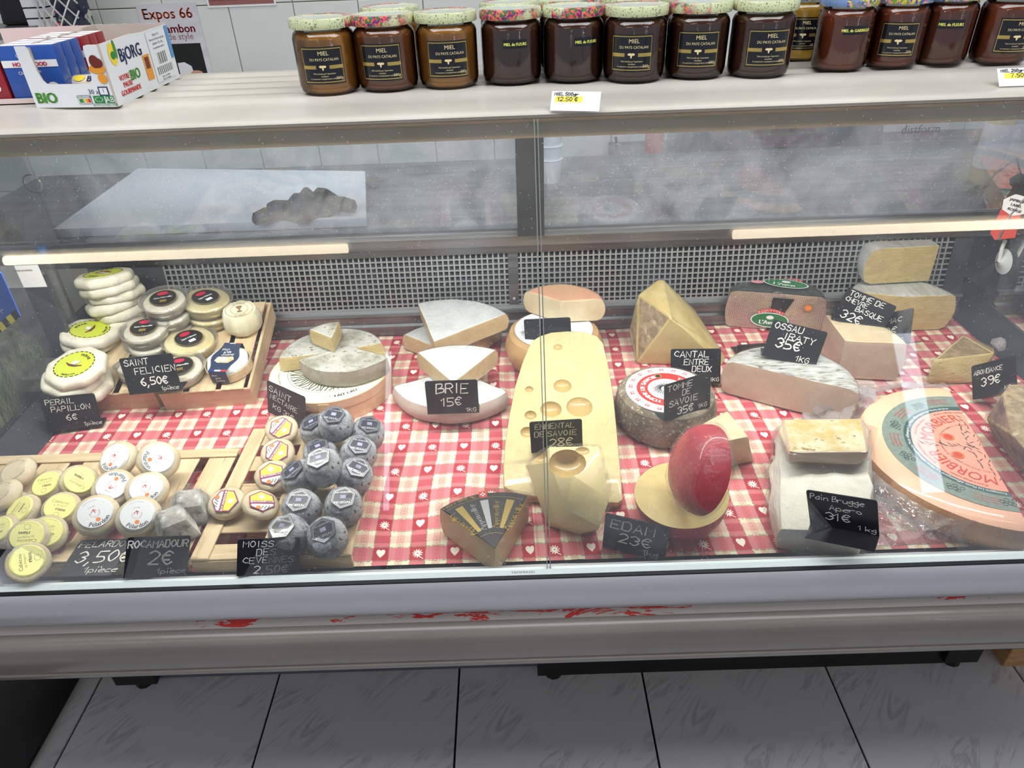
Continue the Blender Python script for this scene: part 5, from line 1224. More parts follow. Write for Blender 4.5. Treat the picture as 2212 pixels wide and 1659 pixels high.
price_tag('black tag reading EDAM 23€ standing on the cloth by the glass', (1308, 1108), (1446, 1140), (1301, 1181), .004, [('EDAM', .10, .64, .24, 1.2), ('23€', .25, .28, .26, 1.1), ('1kg', .66, .08, .15)], W0=.1)
price_tag('black tag reading PELARDON 3,50€ tilted beside the Rocamadour tag', (174, 1167), (285, 1163), (122, 1246), .033, [('PELARDON', .06, .78, .16, 1.0), ('3,50€', .16, .36, .30, .95, 0, .10), ('1pièce', .46, .08, .15)], foot=-1, W0=.088, asp=.72, lean=.35)
price_tag('black tag reading ROCAMADOUR 2€ between the two front trays', (275, 1161), (413, 1157), (266, 1250), .035, [('ROCAMADOUR', .02, .74, .17, .82, 0, .16), ('2€', .36, .32, .32, .95, 0, .11), ('1pièce', .52, .08, .13)], W0=.09, lean=.2)
price_tag('black tag reading MOISSAC DES CEVENNES 2,50€ before the ash-grey domes', (513, 1165), (649, 1161), (511, 1245), .035, [('MOISSAC', .09, .78, .16, 1.1), ('DES', .30, .55, .17, 1.05), ('CEVENNES', .09, .34, .16, 1.05), ('2,50€', .27, .06, .20, 1.0)], W0=.09, lean=.2)
price_tag('blackboard tag cut off by the photo edge beside the yellow-labelled discs', (-140, 1192), (27, 1186), (-128, 1262), .046, [('1pièce', .60, .04, .13)], W0=.09, lean=.2)
c = P(1593, 752, .02); t = thing('price_tag', 'black tag lying flat behind the frosty grey half wheel', 'price tag', (c.x, c.y, DZ+.006), R(4), 'blackboard price tags')
part('plate', MB().box(-.002, -.004, 0, .085, .0, .022), M_tag, t); part('foot', MB().box(-.002, -.004, .0, .085, .028, .0012), M_tag, t)
# ------------------------------------------------------------------ honey jars on the top shelf
def lid_mat(name, base, c2, floral):
    m = mat(name, base, .22, coat=.5); nt = m.node_tree; X.nt = nt; b = nt.nodes['Principled BSDF']
    co = coords(nt); sx = nt.nodes.new('ShaderNodeSeparateXYZ'); nt.links.new(co, sx.inputs[0]); xx = X(sx.outputs[0])
    b0 = mixc(nt, X(ramp(nt, nz(nt, co, 420, 1), .60, .64)), s2l(base), s2l((120, 128, 96)))
    vo = nt.nodes.new('ShaderNodeTexVoronoi'); vo.inputs['Scale'].default_value = 360; nt.links.new(co, vo.inputs['Vector'])
    hs = nt.nodes.new('ShaderNodeValToRGB'); nt.links.new(vo.outputs['Color'], hs.inputs[0]); hs.color_ramp.interpolation = 'CONSTANT'
    cr = hs.color_ramp.elements; cols = floral
    cr[0].color = (*s2l(cols[0]), 1); cr[1].position = .75; cr[1].color = (*s2l(cols[-1]), 1)
    for i, c in enumerate(cols[1:-1]): e = cr.new(.2+.17*i); e.color = (*s2l(c), 1)
    rad = X.m('SQRT', X(sx.outputs[0])*X(sx.outputs[0])+X(sx.outputs[1])*X(sx.outputs[1]))
    edge = X(ramp(nt, nz(nt, co, 26, 2), .40, .52))*xx.gt(-.004)*rad.gt(.030)
    c1 = mixc(nt, edge, b0, hs.outputs[0])
    ctr = rad.lt(.026)*X(ramp(nt, nz(nt, co, 40, 3), .42, .6))
    nt.links.new(mixc(nt, ctr*.7, c1, s2l(c2)), b.inputs['Base Color']); return m
L1 = lid_mat('speckled_green_lid', (206, 214, 170), (150, 180, 214), [(196, 50, 76), (224, 96, 96), (120, 50, 120), (60, 120, 70), (230, 130, 90)])
L2 = lid_mat('blue_floral_lid', (118, 150, 200), (200, 160, 190), [(210, 90, 130), (230, 200, 90), (70, 90, 170), (120, 160, 70), (236, 160, 180)])
film('jar_glass', (.98, .97, .95), .03, 20, .05, .0, .03, 1.2)
def honey(name, c, tr=.55): return mat(name, c, .08, trans=tr, ior=1.4, coat=.3, emit=None)
H_AMB, H_MID, H_DARK, H_YEL, H_RED = honey('amber_honey', (206, 140, 50)), honey('toffee_honey', (170, 100, 52), .45), honey('dark_honey', (92, 52, 36), .25), honey('golden_honey', (232, 180, 60)), honey('chestnut_honey', (146, 70, 38), .4)
M_jl = mat('jar_label_black', (14, 16, 24), .22, coat=.5)
def jar_meshes(r, h):
    g = MB().lathe([(0, .0), (r-.008, 0), (r-.002, .004), (r, .012), (r, h*.74), (r-.002, h*.80), (r-.006, h*.84), (r-.006, h*.9)], 40).mesh('glass_jar', MATS['jar_glass']); clean(g, 40)
    i = MB().lathe([(0, .003), (r-.009, .003), (r-.0035, .008), (r-.002, .014), (r-.002, h*.735), (r-.004, h*.79), (r-.0075, h*.83), (0, h*.83)], 40).mesh('honey', H_DARK); clean(i, 40)
    z0 = h*.865
    l = MB().lathe([(0, z0), (r+.0005, z0), (r+.0012, z0+.0015), (r+.0012, h-.003), (r, h-.0005), (r-.003, h), (r-.006, h-.0008), (0, h-.0012)], 48).mesh('lid', L1); clean(l, 50)
    return g, i, l
JB, JS = jar_meshes(.0418, .0945), jar_meshes(.0372, .094)
def curved(mb, r, w, z0, z1, m=0, n=14, a_=0):
    vs = []
    for k in range(n+1):
        a = -math.pi/2+(a_-w/2+w*k/n)/r; vs += [(r*math.cos(a), r*math.sin(a), z0), (r*math.cos(a), r*math.sin(a), z1)]
    mb.add(vs, [(2*k, 2*k+2, 2*k+3, 2*k+1) for k in range(n)], m)
def jlabel(r, big, word):
    bend = lambda rr: (lambda x, y, z: (rr*math.sin(x/rr), -rr*math.cos(x/rr), y))
    L, T = MB(), MB()
    if big:
        w, z0, z1 = (.058, .016, .062) if r > .04 else (.050, .016, .060)
        curved(L, r+.0003, w, z0, z1, 0)
        for zz in (z0+.002, z1-.003): curved(T, r+.0006, w-.003, zz, zz+.0012, 0)
        for s in (-1, 1): curved(T, r+.0006, .0008, z0+.002, z1-.002, 0, 2, s*(w/2-.0018))
        zc = z0+(z1-z0)*.46
        for s in (-1, 1): curved(T, r+.0006, w/2-.010, zc-.0022, zc+.0022, 0, 6, s*(w/4+.004))
        f = bend(r+.0008); s = w/.058
        put_text(T, 'MIEL', .003, zc+.0145, .0072*s, 0, 1, fn=f); put_text(T, 'DU PAYS CATALAN', .003, zc+.0078, .0047*s, 0, 1, fn=f, sx=.95)
        for sx_ in (-1, 1): T.add([f(sx_*(.002+.003*math.cos(R(a))), zc+.0008+.0016*math.sin(R(a)), 0) for a in range(0, 360, 40)], [tuple(range(9))], 1)
        T.add([f(.0012*math.cos(R(a)), zc-.001+.0032*math.sin(R(a)), 0) for a in range(0, 360, 40)], [tuple(range(9))], 1)
        for k, q in enumerate(('Miel récolté par l’apiculteur', 'récoltant', 'A conserver à température ambiante')): put_text(T, q, .001, zc-.0088-.0032*k, .0027*s, 0, 1, fn=f)
        put_text(T, '500g' if r > .04 else '250g', w/2-.008, z0+.0055, .0050*s, 0, 1, fn=f)
    else:
        w = .034; curved(L, r+.0003, w, .048, .0590, 0, 8, .002); f = bend(r+.0008); put_text(T, word, .002, .0515, .0052, 0, 2, fn=f, sx=.9, bold=.0002)
    return L.mesh('label', M_jl), T.mesh('lettering', [M_gold, mat('pale_gold', (226, 208, 160), .4), mat('lime_print', (226, 226, 110), .5)])
JL = {(0, 1): jlabel(.0418, True, ''), (1, 1): jlabel(.0372, True, ''), (0, 0): jlabel(.0418, False, 'MIEL de FLEURS'), (1, 0): jlabel(.0372, False, 'MIEL de FLEURS'), (1, 2): jlabel(.0372, False, 'MIEL de GARRIGUE')}
def jar(x, y, small_, lab, rz, hon, lidrot, lb, group):
    g, i, l = JS if small_ else JB
    t = thing('honey_jar', lb, 'jar', (x, y, SH+.0003), math.atan2(-x, y)+R(rz), group)
    ho = part('honey', i, None, t); ho.material_slots[0].link = 'OBJECT'; ho.material_slots[0].material = hon
    part('glass_jar', g, None, t)
    li = part('lid', l, None, t, rot=(0, 0, R(lidrot)))
    if small_: li.material_slots[0].link = 'OBJECT'; li.material_slots[0].material = L2
    if lab is not None:
        a, b = JL[(int(small_), lab)]; q = part('label', a, None, t); part('lettering', b, None, q)
g = 'large honey jars in the front row'
for (x, y, lab, rz, hon, lr, lb) in (
  (-.247, 1.062, 1, -10, H_AMB, 60, 'amber honey jar with black label at the carton end of the front row'),
  (-.166, 1.070, 1, -12, H_MID, -95, 'toffee-brown honey jar with pink floral lid rim, second from the carton end'),
  (-.081, 1.075, 1, 0, H_AMB, 100, 'amber honey jar with plain speckled green lid rim, third from the carton end'),
  (.008, 1.085, 0, 5, H_DARK, -100, 'dark honey jar with small strip label under a fully floral lid rim'),
  (.095, 1.083, 0, 22, H_DARK, -60, 'dark honey jar with small strip label turned to one side above the 12.50 card'),
  (.178, 1.066, 1, -5, H_DARK, 110, 'dark honey jar with black label and plain speckled lid above the price card edge'),
  (.266, 1.076, 1, 4, H_DARK, 190, 'dark honey jar with black label and half floral lid, second from the blue-lidded jars'),
  (.353, 1.068, 1, 16, H_DARK, 100, 'dark honey jar with turned black label, nearest the blue-lidded jars')): jar(x, y, False, lab, rz, hon, lr, lb, g)
g = 'large honey jars in the back row'
for u, hon, lb in ((842, H_AMB, 'large honey jar peeping out behind the second and third front jars'), (1098, H_DARK, 'large honey jar behind the front jar with the fully floral lid'), (1226, H_DARK, 'large honey jar behind the jar with the turned strip label'),
                   (1357, H_DARK, 'large honey jar in the back row behind the sixth front jar'), (1490, H_DARK, 'large honey jar in the back row behind the seventh front jar')):
    p = PY(u, 20, 1.172); jar(p.x, 1.172, False, None, 0, hon, u*7 % 360, lb, g)
g = 'small blue-lidded honey jars'
for (x, y, lab, rz, hon, lr, lb) in (
  (.474, 1.088, 2, 22, H_RED, -20, 'small honey jar with turned strip label, first blue-lidded one after the large jars'),
  (.553, 1.098, 1, 8, H_RED, -70, 'small honey jar with big black label between two strip-labelled ones'),
  (.626, 1.108, 0, 8, H_RED, -20, 'small honey jar with strip label facing the customer under a blue lid'),
  (.706, 1.096, 1, 26, H_RED, 20, 'small honey jar with big black label, farthest along the shelf above the 7.50 card'),
  (.452, 1.190, 1, 6, H_YEL, 0, 'small golden honey jar glowing yellow in the back row'),
  (.672, 1.190, None, 6, H_RED, 0, 'small chestnut honey jar in the back row between two front jars')): jar(x, y, True, lab, rz, hon, lr, lb, g)
# handwritten price cards on the sloping shelf front
def slope_z(y): return Z(.1965)+(y-.985)*(.0015/.035) if y > .985 else Z(.1995)+(y-.945)*(.003/.04)
def card(lb, q, lines, hl):
    def onslope(u, v):
        p = PZ(u, v, Z(.198))
        for _ in range(4): p = PZ(u, v, slope_z(min(max(p.y, .93), 1.02))+.0009)
        return p
    b0, b1 = onslope(*q[3]), onslope(*q[2]); a0 = PY(q[0][0], q[0][1], b0.y+.016); a1 = PY(q[1][0], q[1][1], b1.y+.016); pts = [a0, a1, b1, b0]
    o = pts[3]; ex = (pts[2]-o); w = ex.length; ex.normalize(); ey = pts[0]-o; ey -= ex*ey.dot(ex); h = ey.length; ey.normalize(); n = ex.cross(ey)
    t = thing('price_card', lb, 'price card', (0, 0, 0)); t.matrix_world = Matrix(((ex.x, ey.x, n.x, o.x), (ex.y, ey.y, n.y, o.y), (ex.z, ey.z, n.z, o.z+.0006), (0, 0, 0, 1)))
    part('card', MB().box(0, 0, -.0003, w, h, .0002), M_paper, t)
    x0, y0, x1, y1 = hl; part('highlight', MB().box(x0*w, y0*h, .0002, x1*w, y1*h, .0004), mat('yellow_marker', (246, 226, 80), .6), t)
    mb = MB()
    for i, (s, x, y, sz) in enumerate(lines): chalk(mb, s, x*w, y*h, sz*h, z=.0006, seed=i, w=.0009)
    part('lettering', mb, M_ink, t)
card('white handwritten price card reading MIEL 500 gr 12.50 €', ((1187, 198), (1291, 201), (1294, 242), (1188, 240)), (('MIEL 500gr', .06, .78, .15), ('12.50 €', .14, .50, .20)), (.08, .44, .64, .74))
card('white handwritten price card reading MIEL 250 7.50 €, curling at the shelf edge', ((2136, 150), (2250, 146), (2272, 184), (2158, 188)), (('MIEL 250gr', .06, .78, .15), ('7.50 €', .24, .48, .22)), (.12, .42, .72, .72))

# ------------------------------------------------------------------ open carton of snack bars
FL, FR, BR = PZ(80, 233, SH), PZ(255, 231, SH), PZ(389, 167, SH)
BL_ = FL+(BR-FR)
t = thing('snack_carton', 'open white cardboard carton of organic snack bars with torn rim on the shelf', 'carton', tuple(FL)); hC = .0765
M_card = mat('white_carton_print', (226, 230, 234), .45); M_kraft = mat('inner_cardboard', (196, 186, 178), .75, c2=(188, 178, 170), sc=12)
def pl_frame(a, b):
    ex = (b-a).normalized(); return a-FL, ex, Vector((0, 0, 1)), (b-a).length
def panel(a, b, outline, name, th=.0022, mats=(M_card, M_kraft)):
    o, ex, ez, w = pl_frame(a, b); n = ex.cross(ez)                       # n points outwards for a->b counter-clockwise seen from above
    pts = [(o+ex*(x*w)+ez*(z*hC)) for x, z in outline]; k = len(pts)
    mb = MB(); mb.add([tuple(p) for p in pts]+[tuple(p-n*th) for p in pts], [tuple(range(k)), tuple(range(2*k-1, k-1, -1))]+[(i, k+i, k+(i+1) % k, (i+1) % k) for i in range(k)], [0, 1]+[1]*k)
    return part(name, mb, list(mats), t), o, ex, n, w
cut = [(.81, .93), (.805, .55), (.79, .45), (.76, .40), (.72, .385), (.26, .385), (.22, .40), (.195, .45), (.17, .60), (.155, .93), (.135, .98), (.12, 1)]
pf, o, ex, n, w = panel(FL, FR, [(0, 0), (1, 0), (1, 1), (.86, 1), (.82, .985)]+cut+[(0, 1)], 'front_panel')
T = MB(); f = lambda x, y, z: tuple(o+ex*(x*w)+Vector((0, 0, y*hC))+n*(.0006+z))
sx_ = 1/w; 
def ptext(T, s, x, y, size, m, f, w, rot=0, sxx=1, bold=0, z=0):
    vs, fs = text_geo(s); ca, sa = math.cos(rot), math.sin(rot)
    for dx in ((0,) if not bold else (-bold, bold)):
        T.add([f(x+((a*size*sxx+dx)*ca-b*size*sa)/w, y+((a*size*sxx+dx)*sa+b*size*ca)/hC, z) for a, b, _ in vs], fs, m)
def prect(T, x0, y0, x1, y1, m, f, z=0): T.add([f(x0, y0, z), f(x1, y0, z), f(x1, y1, z), f(x0, y1, z)], [(0, 1, 2, 3)], m)
def pell(T, x, y, rx, ry, m, f, w, z=0): T.add([f(x+rx*math.cos(R(a))/w, y+ry*math.sin(R(a))/hC, z) for a in range(0, 360, 24)], [tuple(range(15))], m)
ptext(T, 'BIO', .17, .08, .019, 2, f, w, bold=.001)
ptext(T, '30 x', .765, .22, .0085, 1, f, w); prect(T, .83, .19, .95, .34, 1, f); prect(T, .845, .21, .935, .32, 0, f, .0002); ptext(T, '1', .89, .245, .007, 1, f, w, z=.0004)
prect(T, .55, .06, .71, .20, 7, f); prect(T, .555, .065, .705, .195, 0, f, .0002)
for k, m_ in enumerate((8, 2, 5, 9, 3)): prect(T, .565+.027*k, .08, .592+.027*k, .145, m_, f, .0004)
ptext(T, 'C', .632, .085, .0075, 0, f, w, z=.0006); ptext(T, 'NUTRI-SCORE', .63, .158, .0035, 7, f, w, z=.0006)
prect(T, .74, .07, .87, .19, 8, f)
for k in range(12): pell(T, .805+.045*math.cos(k*.52), .13+.035*math.sin(k*.52), .0006, .0006, 0, f, w, .0003)
prect(T, .89, .07, .985, .19, 8, f); ptext(T, 'AB', .937, .085, .010, 0, f, w, z=.0004)
for k in range(2): ptext(T, 'agriculture biologique certifié', .86, .045-.025*k, .0030, 8, f, w)
pell(T, .90, .62, .012, .0055, 9, f, w, .0001); pell(T, .895, .74, .007, .008, 10, f, w, .0003); pell(T, .93, .72, .007, .006, 10, f, w, .0004); pell(T, .93, .47, .0065, .0065, 9, f, w, .0002)
inks = [M_card, M_inkblue, M_inkgreen, M_inkred, mat('lemon_print', (240, 214, 60), .5), mat('score_yellow', (236, 200, 70), .5), M_inkred, M_ink, mat('leaf_green', (36, 130, 62), .5), mat('apricot_print', (226, 150, 50), .5), mat('date_print', (110, 40, 30), .5), mat('sky_blue_print', (88, 150, 206), .5)]
part('lettering', T, inks, pf)
ps, o, ex, n, w = panel(FR, BR, [(0, 0), (1, 0), (1, 1.0), (.6, .99), (.42, 1.02), (0, 1)], 'side_panel')
T = MB(); f = lambda x, y, z: tuple(o+ex*(x*w)+Vector((0, 0, y*hC))+n*(.0006+z))
pell(T, .13, .80, .011, .014, 4, f, w); pell(T, .17, .86, .004, .012, 2, f, w, .0002); pell(T, .13, .78, .0065, .005, 8, f, w, .0003)
ptext(T, 'BjORG', .36, .64, .0235, 1, f, w, bold=.0008, sxx=1.0); ptext(T, 'BIO', .34, .30, .019, 2, f, w, bold=.001)
for k, s in enumerate(('VOTRE', 'PAUSE', 'GOURMANDE')): ptext(T, s, .19+.02*k, .36-.12*k, .0095, 3, f, w, bold=.0004)
prect(T, .50, .18, .60, .62, 9, f); prect(T, .52, .38, .58, .58, 10, f, .0002); prect(T, .63, .08, .93, .97, 0, f, .0003)
for k in range(26):
    if k % 3: prect(T, .66+.010*k, .20, .665+.010*k, .34, 7, f, .0005)
for k in range(16):
    if k % 4 != 1: prect(T, .72+.009*k, .38, .7245+.009*k, .58, 7, f, .0005)
for k, s in enumerate(('Bjorg et Cie', 'Barres aux fruits et noix bio', 'Quantité : 30 x 28 g', 'à consommer avant le')): ptext(T, s, .78, .88-.075*k, .0045, 7, f, w, z=.0005)
for k in range(2): ptext(T, 'Bjorg et Compagnie', .78, .14-.05*k, .0035, 7, f, w, z=.0005)
prect(T, .945, .40, .995, .99, 11, f, .0003)
part('lettering', T, inks, ps)
panel(BR, BL_, [(0, 0), (1, 0), (1, 1.03)]+[(1-k/12, 1.02+.015*(k % 2)) for k in range(1, 12)]+[(0, 1.02)], 'back_panel', mats=(M_kraft, M_kraft))
random.seed(3)
panel(BL_, FL, [(0, 0), (1, 0), (1, 1.0), (.93, .97), (.86, .93), (.8, 1.0), (.72, .98), (.62, 1.03), (.55, .96), (.45, 1.02), (.38, .99), (.2, 1.03), (0, 1.03)], 'torn_panel', mats=(M_kraft, M_kraft))
qb = [FL, FR, BR, BL_]; part('bottom_panel', MB().add([tuple(q-FL+Vector((0, 0, .001))) for q in qb], [(0, 1, 2, 3)]), M_kraft, t)
# bars in the carton
for k, (a, b, lb) in enumerate(((.25, .20, 'wrapped snack bar lying at the carton window'), (.55, .14, 'wrapped snack bar lying deeper in the carton'))):
    exx = (FR-FL).normalized(); eyy = (BR-FR).normalized(); o_ = FL+exx*.016+eyy*(a*.19)+Vector((0, 0, .004 if k == 0 else .006))
    tt = thing('snack_bar', lb, 'snack bar', tuple(o_), math.atan2(exx.y, exx.x), 'wrapped snack bars in the carton')
    me = MB().lathe([(.0, 0), (.012, .002), (.015, .012), (.016, .05), (.015, .094), (.011, .104), (.013, .110), (.012, .118)], 20).mesh('bar_wrapper', mat('glossy_bar_wrapper', (222, 214, 200), .2, c2=(212, 190, 150), sc=18, coat=.8, bump=.3, bsc=30)); clean(me, 60)
    me.transform(Matrix.Translation((0, .016, .014)) @ Matrix.Diagonal((.70, 1, .85, 1)) @ Matrix.Rotation(R(90), 4, 'Y')); part('bar_wrapper', me, None, tt)
    mb = MB(); f2 = lambda x, y, z: (x, .016-.0166*math.cos((y+.004)/.016), .014+.0142*math.sin((y+.004)/.016))
    put_text(mb, 'BjORG', .060, .004, .014, 0, 0, fn=f2, bold=.0005)
    mb.add([f2(.028+.009*math.cos(R(q)), .010+.006*math.sin(R(q)), 0) for q in range(0, 360, 40)], [tuple(range(9))], 1)
    part('lettering', mb, [M_inkblue, inks[4]], tt)
# chewing-gum packs in their display tray
M_gblue, M_gred = mat('gum_blue', (40, 84, 168), .3, coat=.4), mat('gum_red', (150, 34, 44), .3, coat=.4)
g0_ = PZ(31, 226, SH); gx, gy = g0_.x, g0_.y
tr = thing('gum_tray', 'low pink and white card tray holding the chewing gum packs', 'tray', (gx-.10, gy-.002, SH))
part('card_tray', MB().box(0, 0, 0, .185, .19, .0015).box(0, 0, 0, .185, .0015, .008).box(0, .1885, 0, .185, .19, .078).box(.1835, 0, 0, .185, .19, .012).box(0, 0, 0, .0015, .19, .012), mat('pink_white_card', (226, 206, 202), .5), tr)
pk = MB().box(-.039, 0, 0, .039, .022, .072).mesh('pack', M_gblue); clean(pk, 40, .002, 2)
def gum(x, y, col, lb, words):
    t = thing('gum_pack', lb, 'gum pack', (x, y, SH+.0018), 0, 'chewing gum packs in the display tray')
    o = part('pack', pk, None, t); o.material_slots[0].link = 'OBJECT'; o.material_slots[0].material = col
    mb = MB(); f = lambda x, y, z: (x, -.0006-z, y)
    mb.add([f(-.038, .045, 0), (.038, -.0006, .045), (.038, -.0006, .054), (-.038, -.0006, .054)], [(0, 1, 2, 3)], 0)
    put_text(mb, 'HOLLYWOOD', 0, .0465, .0072, 0, 1, .0004, fn=f, bold=.0004); put_text(mb, 'CLASSIC', -.006, .058, .005, 0, 0, .0002, fn=f)
    put_text(mb, 'Chewing gum', -.004, .037, .0058, R(4), 0, .0002, fn=f)
    for k, s in enumerate(words): put_text(mb, s, .0, .026-.0058*k if k < 2 else .013-.005*(k-2), .0048, R(4) if k < 2 else 0, 0, .0002, fn=f)
    mb.add([f(.022+.008*math.cos(R(q)), .020+.006*math.sin(R(q)), .0001) for q in range(0, 360, 40)], [tuple(range(9))], 0)
    mb.box(-.038, .002, .0721, .038, .020, .0724, 0)
    part('lettering', mb, [M_paper, mat('magenta_ink', (196, 28, 80), .5)], t)
for k in range(3): gum(gx+.042, gy+.002+k*.0235, M_gblue, ('blue chewing gum pack in front beside the carton', 'blue chewing gum pack second in its row', 'blue chewing gum pack third in its row')[k], ('Arômes', 'Naturels', 'PARFUM', 'MENTHOL', '20 dragées'))
for k in range(3): gum(gx+.042, gy+.078+k*.0235, M_gred, ('red chewing gum pack right behind the blue ones', 'red chewing gum pack in the middle behind the blue ones', 'red chewing gum pack at the back of the tray')[k], ('Arômes', 'Naturels', 'FRAISE', 'ANANAS', 'sans sucres'))
gum(gx-.040, gy+.002, M_gred, 'red chewing gum pack in front, cut by the photo edge', ('Arômes', 'Naturels', 'FRAISE', 'ANANAS', 'sans sucres'))

# ------------------------------------------------------------------ wall: poster, notice, things behind the counter
YW = 2.4585
def wallrect(u0, v0, u1, v1): a, b = PY(u0, v0, YW), PY(u1, v1, YW); return a, b
a = PY(292, 10, YW); b = PY(422, 4, YW); c = PY(458, 157, YW)
x0, x1, zt, zb = a.x, b.x, (a.z+b.z)/2, 1.12
t = thing('poster', 'white marbled shop poster about ham with orange and wine lettering on the tiled wall', 'poster', (x0, YW, zb))
part('sheet', MB().box(0, -.001, 0, x1-x0, 0, zt-zb), mat('marbled_paper', (222, 220, 226), .5, c2=(204, 202, 210), sc=3, stretch=(1, 1, 4), dist=1), t)
def pz(u, v): p = PY(u, v, YW); return p.x-x0, p.z-zb
fw_ = lambda x, y, z: (x, -.0015-z, y)
mb = MB(); p = pz(364, 40); put_text(mb, 'Expos 66', p[0], p[1], .042, R(0), 0, fn=fw_, bold=.001)
p = pz(389, 70); put_text(mb, 'Jambon', p[0], p[1], .034, 0, 1, fn=fw_, bold=.0008); p = pz(392, 85); put_text(mb, 'de style', p[0], p[1], .026, 0, 2, fn=fw_)
p, q = pz(370, 95), pz(432, 91); q2 = pz(445, 157); mb.add([(p[0], -.0012, q2[1]-.1), (q[0], -.0012, q2[1]-.1), (q[0], -.0012, p[1]), (p[0], -.0012, p[1])], [(0, 1, 2, 3)], 3)
p = pz(408, 150); mb.add([(p[0]-.03, -.0016, p[1]-.06), (p[0]+.02, -.0016, p[1]-.06), (p[0]+.012, -.0016, p[1]+.01), (p[0]-.008, -.0016, p[1]+.022), (p[0]-.03, -.0016, p[1]+.02)], [tuple(range(5))], 4)
mb.add([(p[0]+.02*math.cos(R(k))+.024, -.0018, p[1]+.009*math.sin(R(k))-.012) for k in range(0, 360, 30)], [tuple(range(12))], 5)
part('lettering', mb, [mat('brick_ink', (206, 96, 62), .5), mat('wine_ink2', (140, 24, 50), .5), mat('mauve_ink', (150, 110, 116), .5), M_ink, M_paper, mat('skin_print', (212, 160, 136), .5)], t)
a, b = wallrect(450, 17, 597, 9); t = thing('notice', 'reddish brown notice sheet on the wall above the jars', 'notice', (a.x, YW, a.z))
part('sheet', MB().box(0, -.001, 0, b.x-a.x, 0, .2), M_paper, t); part('print', MB().box(.006, -.0016, .006, b.x-a.x-.006, -.001, .2), mat('reddish_brown_print', (150, 96, 92), .5), t)
mb = MB()
for k in range(2): put_text(mb, 'Pour toute information complémentaire merci', (b.x-a.x)/2, .018+.016*k, .010, 0, 0, fn=lambda x, y, z: (x, -.002, y))
part('lettering', mb, M_ink, t)
# wire basket with odds and ends, white rack and dark shelf at the upper corner
a, b = PY(100, 62, 2.2), PY(195, 60, 2.2)
t = thing('mesh_holder', 'pale diamond-mesh holder with red ribbon hanging on the wall behind the counter', 'holder', (a.x, 2.2, a.z-.08)); wM, hM = b.x-a.x, .42
mb = MB()
for k in range(-9, 12):
    for s in (-1, 1):
        x = k*.026; p0, p1 = [], []
        pts = []
        for q in range(0, 25):
            zz = hM*q/24; xx = x+s*zz*.55+(0 if s > 0 else .12)
            if 0 <= xx <= wM: pts.append((xx, -.02+.01*math.sin(xx/wM*3.14)*-4, zz))
        if len(pts) > 1: mb.tube(pts, .0022, 4)
part('diamond_mesh', mb, mat('pale_wire', (206, 206, 204), .4), t, kind='stuff')
part('backing', MB().box(0, .02, 0, wM, .03, hM), mat('dark_clutter', (70, 76, 84), .8, c2=(30, 40, 70), sc=22, c3=(190, 190, 180), sc3=30, lo3=.6, hi3=.65), t)
rb = MB(); 
for k in range(12): rb.lathe([(0, -.002), (.010, 0), (0, .002)], 7, 0, Matrix.Translation((wM*.48+.014*math.sin(k*1.9)+k*.003, -.03, .02+k*.034)) @ Matrix.Rotation(k*.9, 4, 'X'))
part('red_ribbon', rb, mat('coral_ribbon', (226, 90, 100), .4), t, kind='stuff')
a, b = PY(62, 55, 2.18), PY(108, 55, 2.18)
t = thing('tray_stack', 'stack of thin white trays standing at the wall behind the counter', 'tray stack', (a.x, 2.18, a.z-.06))
for k in range(16): part('white_tray', MB().box(0, 0, k*.026, b.x-a.x, .1, k*.026+.022), M_white, t)
a, b = PY(-60, 60, 2.15), PY(62, 40, 2.15)
t = thing('utility_shelf', 'grey steel shelf at the wall with dark tools on it', 'shelf', (a.x, 2.15, b.z-.05)); part('board', MB().box(0, 0, 0, b.x-a.x, .3, .03), M_steel, t); part('bracket', MB().box(.05, .2, -.3, .08, .3, 0), M_steel, t)
t = thing('tool_box', 'dark rounded tool lying on the steel wall shelf', 'tool', (a.x+.05, 2.2, b.z-.02)); me = hull([(0, 0, 0), (.14, 0, 0), (.14, .12, 0), (0, .12, 0), (.01, .02, .12), (.11, .02, .15), (.12, .1, .13), (.02, .1, .12)], None, .012, 2, .003); me.materials.append(M_black); part('body', me, None, t)
# work bench along the wall, dark scale on it, bottle, cups
t = thing('back_bench', 'dark steel work bench along the tiled wall, seen through the scratched rear pane', 'work bench', (.36, 2.12, 0))
part('bench_body', MB().box(0, 0, .1, 1.6, .32, .88), M_steeldark, t); part('bench_top', MB().box(-.02, -.02, .88, 1.62, .335, .91), M_steel, t)
for k in range(4): part('bench_leg', MB().box(.02+.5*k, .02, 0, .06+.5*k, .06, .1), M_black, t)
t = thing('slicing_machine', 'dark blue-grey machine on the work bench behind the pane', 'machine', (.52, 2.16, .91))
me = hull([(0, 0, 0), (.62, 0, 0), (.62, .24, 0), (0, .24, 0), (.02, .02, .12), (.6, .02, .16), (.6, .22, .2), (.02, .22, .16)], None, .015, 0); me.materials.append(mat('slate_casing', (72, 78, 90), .35)); part('casing', me, None, t)
part('blade_guard', MB().lathe([(0, 0), (.11, 0), (.11, .012), (0, .014)], 32, M=Matrix.Translation((.3, -.005, .13)) @ Matrix.Rotation(R(90), 4, 'X')), M_steel, t, 40)
p = PY(1408, 372, 2.14)
t = thing('squeeze_bottle', 'red-labelled bottle with round white cap on the work bench behind the pane', 'bottle', (p.x, 2.14, .91))
part('bottle', MB().lathe([(0, 0), (.026, 0), (.028, .004), (.028, .13), (.024, .15), (0, .15)], 24), mat('red_bottle', (178, 44, 50), .3), t, 40); part('cap', MB().lathe([(.024, .148), (.026, .16), (.024, .185), (.012, .198), (0, .2)], 24), M_white, t, 50)
p = PY(1188, 392, 1.72)
t = thing('cup_stack', 'stack of white paper cups on the ledge behind the support post', 'cup stack', (p.x, 1.72, WZ+.0005))
